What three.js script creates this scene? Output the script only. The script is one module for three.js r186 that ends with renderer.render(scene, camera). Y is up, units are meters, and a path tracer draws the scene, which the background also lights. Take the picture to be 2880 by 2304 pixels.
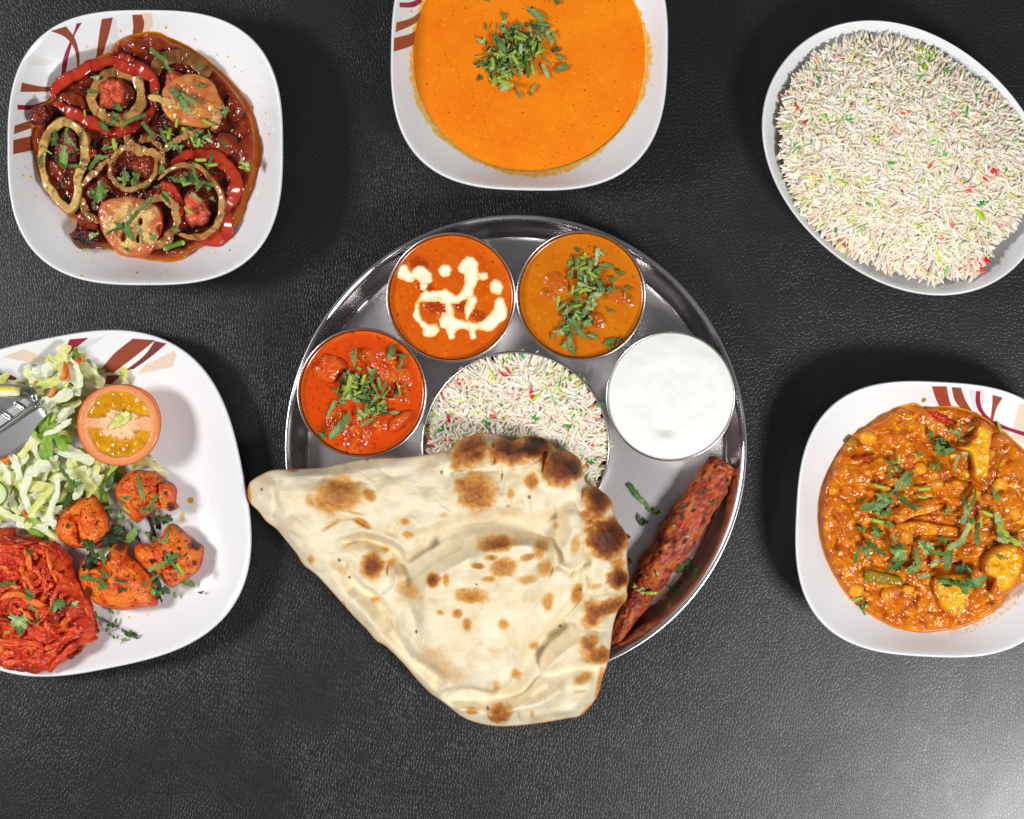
import * as THREE from 'three';
import { ImprovedNoise } from 'three/addons/math/ImprovedNoise.js';
import { mergeGeometries } from 'three/addons/utils/BufferGeometryUtils.js';
import { RectAreaLightUniformsLib } from 'three/addons/lights/RectAreaLightUniformsLib.js';

// ---------------------------------------------------------------- camera, room, lamps, exposure
const S = 0.000262, H = 1.6;                       // metres per photo pixel on the table top, camera height
const scene = new THREE.Scene();
const camera = new THREE.PerspectiveCamera(2 * Math.atan(1152 * S / H) * 180 / Math.PI, 1024 / 819, 0.05, 20);
camera.position.set(0, H, 0); camera.up.set(0, 0, -1); camera.lookAt(0, 0, 0);
scene.background = new THREE.Color().setRGB(0.125, 0.125, 0.127);   // the dim room round the lamps
const renderer = new THREE.WebGLRenderer({ antialias: true });
renderer.toneMapping = THREE.LinearToneMapping; renderer.toneMappingExposure = 1.1;
renderer.shadowMap.enabled = true;
RectAreaLightUniformsLib.init();
const LAMPS = [
  { at: [0.76, 1.15, 0.66], to: [0.0, 0, 0.0], w: 0.30, h: 0.30, power: 60 },
  { at: [-1.42, 1.25, -0.12], to: [0, 0, 0], w: 0.36, h: 0.36, power: 51 },
];

// ---------------------------------------------------------------- helpers
const PI = Math.PI, TAU = 2 * PI;
const { sin, cos, abs, sqrt, pow, min, max, hypot, atan2, floor, exp } = Math;
function rngOf(a) { return () => { a |= 0; a = a + 0x6D2B79F5 | 0; let t = Math.imul(a ^ a >>> 15, 1 | a); t = t + Math.imul(t ^ t >>> 7, 61 | t) ^ t; return ((t ^ t >>> 14) >>> 0) / 4294967296; }; }
const PN = new ImprovedNoise();
const n3 = (x, y, z) => PN.noise(x + 100.3, y + 57.1, z + 31.7);
const fbm = (x, y, o, z = 0) => { let a = 0, w = 0.5; for (let i = 0; i < o; i++) { a += w * n3(x, y, z + i * 9.1); x *= 2.03; y *= 2.03; w *= 0.5; } return a; };
const ridged = (x, y, o, z = 0) => { let a = 0, w = 0.5; for (let i = 0; i < o; i++) { a += w * (1 - 2 * abs(n3(x, y, z + i * 7.3))); x *= 2.1; y *= 2.1; w *= 0.5; } return a; };
const clamp = (x, a = 0, b = 1) => x < a ? a : x > b ? b : x;
const ss = (a, b, x) => { const t = clamp((x - a) / (b - a)); return t * t * (3 - 2 * t); };
const lerp = (a, b, t) => a + (b - a) * t;
const lin1 = (c) => { c /= 255; return c <= 0.04045 ? c / 12.92 : pow((c + 0.055) / 1.055, 2.4); };
const C = (r, g, b) => [lin1(r), lin1(g), lin1(b)];
const mixc = (a, b, t) => [a[0] + (b[0] - a[0]) * t, a[1] + (b[1] - a[1]) * t, a[2] + (b[2] - a[2]) * t];
const col = (c) => new THREE.Color().setRGB(c[0], c[1], c[2]);
const P = (u, v, h = 0) => { const k = (H - h) / H; return [(u - 1440) * S * k, h, (v - 1152) * S * k]; };
const UV = (x, z, h) => { const k = S * (H - h) / H; return [x / k + 1440, z / k + 1152]; };
const ZM = (ox, oy, s) => (pts) => pts.map(([x, y, ...r]) => [ox + x / s, oy + y / s, ...r]);   // measured on an enlargement -> photo pixels

const taken = {};
function numbered(n) { const k = taken[n] = (taken[n] ?? -1) + 1; return k ? `${n}_${String(k).padStart(3, '0')}` : n; }
function tag(o, label, category, group, kind) { o.userData.label = label; if (category) o.userData.category = category; if (group) o.userData.group = group; if (kind) o.userData.kind = kind; return o; }
function thing(name, label, category, at, group) { const o = new THREE.Group(); o.name = numbered(name); o.position.set(...at); scene.add(o); return tag(o, label, category, group); }
function part(name, geo, mat, parent) {                               // geometry in world axes, moved to its thing
  const p = parent.position, q = parent.parent && parent.parent !== scene ? parent.parent.position : null;
  geo.translate(-p.x - (q ? q.x : 0), -p.y - (q ? q.y : 0), -p.z - (q ? q.z : 0));
  const m = new THREE.Mesh(geo, mat); m.name = name; m.castShadow = m.receiveShadow = true; parent.add(m); return m;
}
function solo(name, geo, mat, at, label, category, group) {           // a thing that is one mesh
  geo.translate(-at[0], -at[1], -at[2]);
  const m = new THREE.Mesh(geo, mat); m.name = numbered(name); m.position.set(...at); m.castShadow = m.receiveShadow = true; scene.add(m);
  return tag(m, label, category, group);
}
const std = (o) => new THREE.MeshPhysicalMaterial(o);
function build(pos, idx, colr, uv) {
  const g = new THREE.BufferGeometry();
  g.setAttribute('position', new THREE.BufferAttribute(new Float32Array(pos), 3));
  if (colr) g.setAttribute('color', new THREE.BufferAttribute(new Float32Array(colr), 3));
  if (uv) g.setAttribute('uv', new THREE.BufferAttribute(new Float32Array(uv), 2));
  g.setIndex(idx); g.computeVertexNormals(); return g;
}
function polar(cu, cv, R, rings, segs, href, hf, cf, bf) {            // a lid over a star-shaped outline, with an underside if bf is given
  const pos = [], cl = [], idx = [];
  const put = (u, v, y, c) => { const p = P(u, v, href); pos.push(p[0], y, p[2]); if (cf) cl.push(c[0], c[1], c[2]); return pos.length / 3 - 1; };
  const side = (f, up, rim) => {
    const y0 = f(cu, cv, 0, 0, 0); const o = put(cu, cv, y0, cf && cf(cu, cv, 0, 0, y0)); let prev = null; let last;
    for (let i = 1; i <= rings; i++) {
      const row = [];
      for (let j = 0; j < segs; j++) {
        if (i === rings && rim) { row.push(rim[j]); continue; }
        const t = j / segs * TAU, r = R(t), q = i / rings, u = cu + cos(t) * r * q, v = cv + sin(t) * r * q, y = f(u, v, q, t, r);
        row.push(put(u, v, y, cf && cf(u, v, q, t, y)));
      }
      for (let j = 0; j < segs; j++) {
        const k = (j + 1) % segs;
        if (i === 1) up ? idx.push(o, row[k], row[j]) : idx.push(o, row[j], row[k]);
        else up ? idx.push(prev[j], prev[k], row[j], prev[k], row[k], row[j]) : idx.push(prev[j], row[j], prev[k], prev[k], row[j], row[k]);
      }
      prev = row; last = row;
    }
    return last;
  };
  const rim = side(hf, true);
  if (bf) side(bf, false, rim);
  return build(pos, idx, cf ? cl : null);
}
function smoothLoop(pts, n = 400) { return new THREE.CatmullRomCurve3(pts.map(p => new THREE.Vector3(p[0], 0, p[1])), true, 'centripetal').getPoints(n).map(p => [p.x, p.z]); }
function outline(pts, cu, cv, rough = true) {
  const L = rough ? smoothLoop(pts) : pts.concat([pts[0]]), N = 1440, T = new Float32Array(N);
  for (let i = 0; i < L.length - 1; i++) {
    const a = L[i], b = L[i + 1], ax = a[0] - cu, ay = a[1] - cv, bx = b[0] - cu, by = b[1] - cv;
    let t0 = atan2(ay, ax), t1 = atan2(by, bx), d = t1 - t0; if (d > PI) d -= TAU; if (d < -PI) d += TAU;
    const k0 = Math.ceil((d > 0 ? t0 : t0 + d) / TAU * N), k1 = floor((d > 0 ? t0 + d : t0) / TAU * N);
    for (let k = k0; k <= k1; k++) {
      const c = cos(k / N * TAU), s = sin(k / N * TAU), ex = bx - ax, ey = by - ay, den = c * ey - s * ex; if (abs(den) < 1e-9) continue;
      const r = (ax * ey - ay * ex) / den; const m = ((k % N) + N) % N; if (r > T[m]) T[m] = r;
    }
  }
  for (let k = 0; k < N; k++) if (!T[k]) T[k] = T[(k + N - 1) % N] || T[(k + 1) % N];
  return (t) => { let x = ((t / TAU % 1) + 1) % 1 * N; const i = floor(x) % N; return lerp(T[i], T[(i + 1) % N], x - floor(x)); };
}
const centre = (pts) => { let a = 0, x = 0, y = 0; for (let i = 0; i < pts.length; i++) { const p = pts[i], q = pts[(i + 1) % pts.length], w = p[0] * q[1] - q[0] * p[1]; a += w; x += (p[0] + q[0]) * w; y += (p[1] + q[1]) * w; } return [x / (3 * a), y / (3 * a)]; };
function puff(pts, o) {                                               // a rounded lump over a traced footprint
  const [cu, cv] = o.c || centre(pts), R = outline(pts, cu, cv, o.smooth !== false), e = o.eq ?? 0.35, seed = o.seed || 0, amp = o.amp ?? 0.0012, fr = o.freq ?? 0.03;
  const nz = (u, v) => { let y = fbm(u * fr, v * fr, 3, seed) * amp * 2 + fbm(u * fr * 5, v * fr * 5, 2, seed + 5) * amp * (o.fine ?? 0.5); if (o.extra) y += o.extra(u, v); return y; };
  const top = (u, v, q) => o.base(u, v) + o.h * (e + (1 - e) * pow(max(0, 1 - pow(q, o.p ?? 2.4)), o.k ?? 0.5)) + nz(u, v) * (1 - pow(q, 6) * 0.6);
  const bot = (u, v, q) => o.base(u, v) + o.h * e * (1 - pow(max(0, 1 - q * q), 0.5));
  const wob = o.wobble ?? 0.02;
  return polar(cu, cv, (t) => R(t) * (1 + wob * fbm(cos(t) * 3, sin(t) * 3, 3, seed + 2)), o.rings || 34, o.segs || 130, o.href ?? 0.04, top, (u, v, q, t, y) => o.color(u, v, q, t, y), bot);
}
function tube(pts, yf, o = {}) {                                      // a strip of oval section along photo points
  const closed = !!o.closed, n = o.n || 90, m = o.m || 10, raw = pts.map(([u, v, d]) => { const y = yf(u, v) + (d || 0); const p = P(u, v, y); return new THREE.Vector3(...p); });
  const seed = o.seed || 0; let c0 = new THREE.CatmullRomCurve3(raw, closed, 'centripetal');
  if (o.wander) { const q = c0.getSpacedPoints(26); if (closed) q.pop(); q.forEach((p, i) => { p.x += o.wander * n3(i * 0.9, seed, 1); p.z += o.wander * n3(i * 0.9, seed, 5); p.y += 0.6 * o.wander * n3(i * 0.8, seed, 9); }); c0 = new THREE.CatmullRomCurve3(q, closed, 'centripetal'); }
  const cu = c0, pos = [], cl = [], idx = [], N = closed ? n : n + 1;
  const tw = new THREE.Vector3(), nn = new THREE.Vector3(), up = new THREE.Vector3(0, 1, 0);
  for (let i = 0; i < N; i++) {
    const t = i / n, p = cu.getPointAt(t), tg = cu.getTangentAt(t); tw.crossVectors(tg, up).normalize(); nn.crossVectors(tw, tg).normalize();
    let f = closed ? 1 : sqrt(max(0.0004, 1 - pow(abs(2 * t - 1), o.tip || 10)));
    f *= o.wf ? o.wf(t) : 1; const wv = 1 + (o.vary ?? 0.16) * n3(t * (o.vf || 7), seed, 3);
    const roll = (o.roll || 0) + (o.rollv || 0) * n3(t * 4, seed, 8);
    for (let j = 0; j < m; j++) {
      const a = j / m * TAU, ca = cos(a), sa = sin(a), q = o.sq || 0.75, x0 = Math.sign(ca) * pow(abs(ca), q) * o.w * f * wv, y0 = Math.sign(sa) * pow(abs(sa), q) * o.t * f * wv;
      const b = 1 + (o.rough ?? 0.08) * n3(p.x * 330 + ca * 1.6, p.z * 330 + sa * 1.6, seed), x = (x0 * cos(roll) - y0 * sin(roll)) * b, y = (x0 * sin(roll) + y0 * cos(roll)) * b;
      pos.push(p.x + tw.x * x + nn.x * y, p.y + tw.y * x + nn.y * y, p.z + tw.z * x + nn.z * y);
      if (o.color) { const c = o.color(t, a, p); cl.push(c[0], c[1], c[2]); }
    }
  }
  for (let i = 0; i < (closed ? N : N - 1); i++) for (let j = 0; j < m; j++) { const a = i * m + j, b = i * m + (j + 1) % m, c = ((i + 1) % N) * m + j, d = ((i + 1) % N) * m + (j + 1) % m; idx.push(a, c, b, b, c, d); }
  if (!closed) for (const [s, fl] of [[0, 1], [(N - 1) * m, 0]]) for (let j = 1; j < m - 1; j++) fl ? idx.push(s, s + j, s + j + 1) : idx.push(s, s + j + 1, s + j);
  return build(pos, idx, o.color ? cl : null);
}
const inPoly = (pts, x, y) => { let r = false; for (let i = 0, j = pts.length - 1; i < pts.length; j = i++) { const [a, b] = pts[i], [c, d] = pts[j]; if ((b > y) !== (d > y) && x < (c - a) * (y - b) / (d - b) + a) r = !r; } return r; };
const segD = (x, y, a, b) => { const ex = b[0] - a[0], ey = b[1] - a[1], t = clamp(((x - a[0]) * ex + (y - a[1]) * ey) / (ex * ex + ey * ey + 1e-9)); return [hypot(x - a[0] - ex * t, y - a[1] - ey * t), t, (x - a[0]) * ey - (y - a[1]) * ex]; };
const lineD = (x, y, L) => { let b = [1e9, 0, 0]; for (let i = 0; i < L.length - 1; i++) { const d = segD(x, y, L[i], L[i + 1]); if (d[0] < b[0]) b = d; } return b; };

// ---------------------------------------------------------------- table
function leatherMaps() {
  const N = 2048, cells = 176, cy = 106, r = rngOf(7), px = [], h = new Float32Array(N * N), cs = N / cells;
  for (let i = 0; i < cells * cells * 2; i++) px.push(r());
  const wrapn = (x, y, f, z) => { const a = x * f, b = y * f, tx = x, ty = y; const g = (p, q) => n3(p, q, z); return lerp(lerp(g(a, b), g(a - f, b), tx), lerp(g(a, b - f), g(a - f, b - f), tx), ty); };
  const W = 256, wx = new Float32Array(W * W), wy = new Float32Array(W * W), wk = new Float32Array(W * W), dk = new Float32Array(W * W);
  for (let y = 0; y < W; y++) for (let x = 0; x < W; x++) {
    const a = x / W, b = y / W; wx[y * W + x] = wrapn(a, b, 7, 1) * 34 + wrapn(a, b, 23, 2) * 12; wy[y * W + x] = wrapn(a, b, 7, 4) * 34 + wrapn(a, b, 23, 5) * 12;
    wk[y * W + x] = pow(max(0, 1 - 5 * abs(wrapn(a, b, 9, 6) + 0.5 * wrapn(a, b, 30, 16))), 2) * ss(-0.2, 0.3, wrapn(a, b, 5, 7)); dk[y * W + x] = wrapn(a, b, 6, 9) + 0.6 * wrapn(a, b, 14, 10);
  }
  const samp = (A, x, y) => { const fx = x / N * W, fy = y / N * W, i = floor(fx), j = floor(fy), a = fx - i, b = fy - j, i1 = (i + 1) % W, j1 = (j + 1) % W; return lerp(lerp(A[j % W * W + i % W], A[j % W * W + i1], a), lerp(A[j1 * W + i % W], A[j1 * W + i1], a), b); };
  const D = new Uint8Array(N * N * 4);
  for (let y = 0; y < N; y++) for (let x = 0; x < N; x++) {
    const X = (x + samp(wx, x, y)) / cs, Y = (y + samp(wy, x, y)) / cs * 0.6, ci = floor(X), cj = floor(Y); let f1 = 9, f2 = 9;
    for (let j = cj - 1; j <= cj + 1; j++) for (let i = ci - 1; i <= ci + 1; i++) {
      const k = ((((j % cy) + cy) % cy) * cells + (((i % cells) + cells) % cells)) * 2, dx = i + px[k] - X, dy = (j + px[k + 1] - Y) * 1.1, d = dx * dx + dy * dy; if (d < f1) { f2 = f1; f1 = d; } else if (d < f2) f2 = d;
    }
    const e = sqrt(f2) - sqrt(f1), v = ss(0, 0.36, e) * (0.66 + 0.5 * samp(dk, x, y)) - 0.4 * samp(wk, x, y), q = clamp(0.4 + 0.5 * v) * 255, k = (y * N + x) * 4; D[k] = D[k + 1] = D[k + 2] = q; D[k + 3] = 255;
  }
  const t = new THREE.DataTexture(D, N, N); t.wrapS = t.wrapT = THREE.RepeatWrapping; t.magFilter = THREE.LinearFilter; t.needsUpdate = true; return t;
}
const leatherTex = leatherMaps(); leatherTex.repeat.set(1.7 / 0.36, 1.4 / 0.36);
const leather = std({ color: col([0.004, 0.004, 0.0042]), roughness: 0.4, bumpMap: leatherTex, bumpScale: 0.00036, ior: 1.5, specularIntensity: 0.9, clearcoat: 0.8, clearcoatRoughness: 0.31 });
{
  const g = new THREE.BoxGeometry(1.7, 0.03, 1.4, 340, 1, 280); g.translate(0, -0.015, 0); const q = g.attributes.position;
  for (let i = 0; i < q.count; i++) if (q.getY(i) > -0.001) { const x = q.getX(i), z = q.getZ(i); q.setY(i, 0.0005 * fbm(x * 9 + 0.4 * n3(x * 20, z * 20, 3), z * 6, 3, 3) - 0.0004 + 0.0002 * ridged(x * 16 + z * 4, z * 7, 2, 8) * ss(-0.1, 0.4, n3(x * 4, z * 4, 2))); } g.computeVertexNormals();
  const m = solo('tabletop', g, leather, [0, 0, 0], 'black grained leather tabletop under all the dishes'); m.userData.kind = 'structure';
}
// ---------------------------------------------------------------- softboxes out of the frame
{
  const black = std({ color: col([0.02, 0.02, 0.02]), roughness: 0.7 });
  LAMPS.forEach((L, i) => {
    const o = thing('softbox', i ? 'square softbox lamp lighting the table from the left' : 'square softbox lamp lighting the table from the lower right', 'softbox', L.at);
    o.lookAt(...L.to);
    const shell = new THREE.Mesh(new THREE.CylinderGeometry(L.w * 0.708, 0.12, 0.3, 4, 1, true), black); shell.geometry.rotateY(PI / 4); shell.geometry.rotateX(PI / 2); shell.geometry.translate(0, 0, -0.152); shell.name = 'housing'; o.add(shell);
    const face = new THREE.Mesh(new THREE.BoxGeometry(L.w - 0.01, L.h - 0.01, 0.004), std({ color: col([0.8, 0.8, 0.8]), emissive: col([1, 1, 1]), emissiveIntensity: 1, roughness: 0.9 })); face.name = 'diffuser'; face.position.z = -0.004; o.add(face);
    const light = new THREE.RectAreaLight(new THREE.Color().setRGB(0.995, 0.995, 1), L.power, L.w, L.h); light.position.set(...L.at); light.lookAt(...L.to); light.translateZ(-0.004); scene.add(light);
  });
}

// ---------------------------------------------------------------- crockery
const sqr = (t, n) => pow(pow(abs(cos(t)), n) + pow(abs(sin(t)), n), -1 / n);
function dish(o) {                                                    // o: u, v, a, b, rot, top, prof[[rho,h]], n(rho)
  const top = o.top, k = (H - top) / H, [cx, , cz] = P(o.u, o.v, top), a = o.a * S * k, b = (o.b || o.a) * S * k, rot = o.rot || 0;
  const prof = o.prof, N = o.n;
  const hAt = (q) => { if (q >= 1) return prof[prof.length - 1][1]; let i = 1; while (i < prof.length - 1 && prof[i][0] < q) i++; const p0 = prof[max(0, i - 2)], p1 = prof[i - 1], p2 = prof[i], p3 = prof[min(prof.length - 1, i + 1)]; const t = (q - p1[0]) / (p2[0] - p1[0]); const m1 = (p2[1] - p0[1]) / max(1e-6, p2[0] - p0[0]) * (p2[0] - p1[0]), m2 = (p3[1] - p1[1]) / max(1e-6, p3[0] - p1[0]) * (p2[0] - p1[0]); const t2 = t * t, t3 = t2 * t; return (2 * t3 - 3 * t2 + 1) * p1[1] + (t3 - 2 * t2 + t) * m1 + (-2 * t3 + 3 * t2) * p2[1] + (t3 - t2) * m2; };
  const rho = (x, z) => { let X = x - cx, Z = z - cz; const X1 = (X * cos(rot) + Z * sin(rot)) / a, Z1 = (-X * sin(rot) + Z * cos(rot)) / b, r = hypot(X1, Z1), t = atan2(Z1, X1); let q = r; for (let i = 0; i < 4; i++) q = r / sqr(t, N(min(1, q))); return q; };
  const hW = (x, z) => hAt(min(1, rho(x, z)));
  const hUV = (u, v, href = 0.035) => { const p = P(u, v, href); return hW(p[0], p[2]); };
  const rhoUV = (u, v, href = 0.035) => { const p = P(u, v, href); return rho(p[0], p[2]); };
  // closed section: inside, lip, outside, foot
  const sec = []; for (let i = 0; i <= 60; i++) { const q = i / 60 * 0.985; sec.push([q, hAt(q)]); }
  const T = top; sec.push([0.992, T - 0.0004], [0.998, T - 0.0008], [1.003, T - 0.002], [1.0, T - 0.0038], [0.985, T - 0.0065]);
  const off = 0.0045; for (let i = 22; i >= 0; i--) { const q = i / 22 * 0.5 + 0.46; sec.push([q - 0.012, max(0.002, hAt(q - 0.01) - off)]); }
  sec.push([0.46, 0.0002], [0.43, 0.0002], [0.42, 0.002], [0.0, 0.0025]);
  const segs = 200, pos = [], uv = [], idx = [];
  for (const [q, h] of sec) for (let j = 0; j < segs; j++) { const t = j / segs * TAU, r = q * sqr(t, N(min(1, q))), X = cos(t) * r * a, Z = sin(t) * r * b, x = X * cos(rot) - Z * sin(rot), z = X * sin(rot) + Z * cos(rot); pos.push(cx + x, h, cz + z); uv.push(0.5 + x / (2.2 * a), 0.5 + z / (2.2 * a)); }
  for (let i = 0; i < sec.length - 1; i++) for (let j = 0; j < segs; j++) { const kx = (j + 1) % segs, A = i * segs + j, B = i * segs + kx, D = (i + 1) * segs + j, E = (i + 1) * segs + kx; idx.push(A, B, D, B, E, D); }
  return { geo: build(pos, idx, null, uv), cx, cz, a, b, hW, hUV, rho, rhoUV, at: [cx, 0, cz], u: o.u, v: o.v, top };
}
function glaze(d, draw) {                                             // white glaze with the fired print, painted in photo pixels round the dish
  const N = 1024, cv = document.createElement('canvas'); cv.width = cv.height = N; const c = cv.getContext('2d');
  c.fillStyle = 'rgb(233,233,234)'; c.fillRect(0, 0, N, N);
  const k = S * (H - d.top) / H / (2.2 * d.a) * N; c.setTransform(k, 0, 0, k, N / 2 - d.u * k, N / 2 - d.v * k); if (draw) draw(c); c.setTransform(1, 0, 0, 1, 0, 0);
  const t = new THREE.CanvasTexture(cv); t.colorSpace = THREE.SRGBColorSpace; t.flipY = false; t.needsUpdate = true; return t;
}
function poly(c, pts, style) { c.fillStyle = style; c.beginPath(); const L = pts; c.moveTo(L[0][0], L[0][1]); for (let i = 1; i < L.length; i++) c.lineTo(L[i][0], L[i][1]); c.closePath(); c.fill(); }
function blade(c, a, b, style) {                                      // a band between two curves (lists of points)
  const f = (L) => L.length < 3 ? L : new THREE.CatmullRomCurve3(L.map(p => new THREE.Vector3(p[0], p[1], 0)), false, 'centripetal').getPoints(40).map(p => [p.x, p.y]);
  poly(c, f(a).concat(f(b).reverse()), style);
}
const BROWN = 'rgb(146,74,54)', CRIM = 'rgb(150,42,66)', BEIGE = 'rgb(226,204,184)', PALE = 'rgb(214,218,219)';
const bowlN = (q) => 2 + 0.85 * ss(0.8, 1, q);
const bowlProf = [[0, 0.008], [0.3, 0.0082], [0.5, 0.0095], [0.62, 0.0135], [0.72, 0.0195], [0.8, 0.0265], [0.87, 0.0345], [0.93, 0.0425], [0.975, 0.0483], [1, 0.0505]];
const ceramic = (map) => std({ color: 0xffffff, map, roughness: 0.16, ior: 1.5 });
function stain(c, d, q0, q1, style, n, seed, size) { const r = rngOf(seed); for (let i = 0; i < n; i++) { const t = r() * TAU, q = lerp(q0, q1, r()), R = 386 * q; c.fillStyle = style; c.globalAlpha = 0.12 + 0.5 * r(); c.beginPath(); c.arc(d.u + cos(t) * R, d.v + sin(t) * R, size * (0.3 + r()), 0, TAU); c.fill(); } c.globalAlpha = 1; }

// bowl at the upper left
const B1 = dish({ u: 407, v: 414, a: 387, top: 0.05, prof: bowlProf, n: bowlN });
{
  const z = ZM(0, 20, 3.92), tex = glaze(B1, (c) => {
    blade(c, z([[300, 490], [520, 560], [800, 560]]), z([[290, 640], [500, 610], [800, 600]]), 'rgb(224,221,218)');
    poly(c, z([[1215, 100], [1260, 100], [1260, 420], [1120, 420]]), PALE);
    poly(c, z([[1556, 60], [1670, 60], [1660, 170], [1580, 260], [1430, 330]]), BEIGE);
    blade(c, z([[135, 1460], [340, 1365], [480, 1290]]), z([[133, 1618], [330, 1530], [480, 1440]]), 'rgb(152,72,46)');
    blade(c, z([[146, 1300], [330, 1190], [460, 1100]]), z([[140, 1394], [330, 1280], [460, 1220]]), BROWN);
    blade(c, z([[175, 1068], [320, 1048], [460, 975], [560, 860], [610, 720], [640, 560], [690, 440], [770, 300], [835, 172]]), z([[175, 1120], [330, 1095], [480, 1010], [590, 870], [650, 720], [690, 560], [730, 440], [800, 280], [890, 162]]), CRIM);
    blade(c, z([[226, 822], [400, 842], [580, 832]]), z([[206, 924], [390, 900], [570, 872]]), BROWN);
    blade(c, z([[555, 262], [690, 310], [765, 400], [785, 520], [772, 660]]), z([[720, 205], [790, 310], [815, 430], [812, 560], [782, 660]]), BROWN);
    blade(c, z([[1110, 120], [1070, 220], [1015, 400], [955, 620]]), z([[1232, 103], [1140, 300], [1060, 470], [990, 640]]), BROWN);
    blade(c, z([[1450, 78], [1435, 190], [1385, 320]]), z([[1556, 76], [1565, 150], [1520, 240], [1420, 330]]), BROWN);
    stain(c, B1, 0.86, 0.93, 'rgb(200,150,20)', 60, 3, 3);
    for (const [x, y, r] of [[306, 640, 3], [378, 764, 3], [228, 775, 3], [700, 290, 4], [640, 700, 3]]) { c.fillStyle = 'rgb(205,150,30)'; c.beginPath(); c.arc(x, y, r, 0, TAU); c.fill(); }
  });
  const g = thing('white_bowl', 'white square bowl with brown striped corner, holding the onion and pepper curry', 'bowl', B1.at, null);
  part('body', B1.geo, ceramic(tex), g);
}
// bowl at the top
const B2 = dish({ u: 1489, v: 145, a: 389, top: 0.05, rot: 0.02, prof: bowlProf, n: bowlN });
{
  const z = ZM(780, 0, 2.464), tex = glaze(B2, (c) => {
    const r = rngOf(5); for (let i = 0; i < 5200; i++) { const t = r() * TAU, R = lerp(314, 341 + 5 * sin(t * 5 + 1) + 4 * n3(cos(t) * 9, sin(t) * 9, 2) + 4 * n3(cos(t) * 30, sin(t) * 30, 5), pow(r(), 0.8)); c.fillStyle = r() < 0.6 ? 'rgb(240,192,84)' : 'rgb(232,170,46)'; c.globalAlpha = 0.3; c.beginPath(); c.arc(1489 + cos(t) * R, 145 + sin(t) * R, 2 + 5 * r(), 0, TAU); c.fill(); } c.globalAlpha = 1;
    blade(c, z([[845, 12], [920, -5], [980, -40]]), z([[845, 45], [940, 25], [1000, -20]]), CRIM);
    blade(c, z([[824, 152], [930, 95], [1030, 0]]), z([[818, 220], [950, 130], [1050, 20]]), 'rgb(150,86,52)');
    blade(c, z([[808, 262], [910, 212], [1000, 140]]), z([[806, 358], [930, 285], [1020, 200]]), 'rgb(156,80,52)');
    stain(c, B2, 0.9, 0.95, 'rgb(214,150,40)', 7, 8, 4);
  });
  const g = thing('white_bowl', 'white square bowl holding the smooth orange soup, cut by the top edge', 'bowl', B2.at, null);
  part('body', B2.geo, ceramic(tex), g);
}
// bowl at the lower right
const B5 = dish({ u: 2628, v: 1461, a: 387, top: 0.05, rot: 0.05, prof: bowlProf, n: bowlN });
{
  const z = ZM(2400, 1040, 3.317), tex = glaze(B5, (c) => {
    poly(c, z([[1090, 190], [1230, 190], [1260, 320], [1200, 420]]), PALE); poly(c, z([[1560, 320], [1700, 320], [1700, 720], [1530, 640]]), BEIGE);
    blade(c, z([[740, 155], [800, 260], [900, 400]]), z([[877, 155], [920, 250], [1000, 400]]), 'rgb(160,72,48)');
    blade(c, z([[924, 163], [990, 290], [1120, 420]]), z([[1012, 168], [1080, 280], [1190, 420]]), BROWN);
    blade(c, z([[1157, 200], [1180, 310], [1240, 410], [1340, 500], [1592, 605], [1700, 640]]), z([[1197, 200], [1215, 290], [1265, 390], [1360, 475], [1592, 570], [1700, 590]]), CRIM);
    blade(c, z([[1313, 235], [1330, 350], [1335, 480]]), z([[1405, 260], [1370, 360], [1358, 480]]), BROWN);
    c.fillStyle = 'rgb(186,118,20)'; c.beginPath(); c.arc(2610, 1125, 6.5, 0, TAU); c.fill();
    const r = rngOf(15); for (let i = 0; i < 380; i++) { const t = lerp(0.45, 1.4, r()), R = lerp(325, 342 + 20 * max(0, fbm(t * 8, 3, 3)), r()); c.globalAlpha = 0.3; c.fillStyle = 'rgb(232,150,60)'; c.beginPath(); c.arc(2628 + cos(t) * R, 1461 + sin(t) * R, 0.6 + 2.2 * r(), 0, TAU); c.fill(); } c.globalAlpha = 1;
  });
  const g = thing('white_bowl', 'white square bowl holding the chunky chickpea curry, cut by the right edge', 'bowl', B5.at, null);
  part('body', B5.geo, ceramic(tex), g);
}
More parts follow.
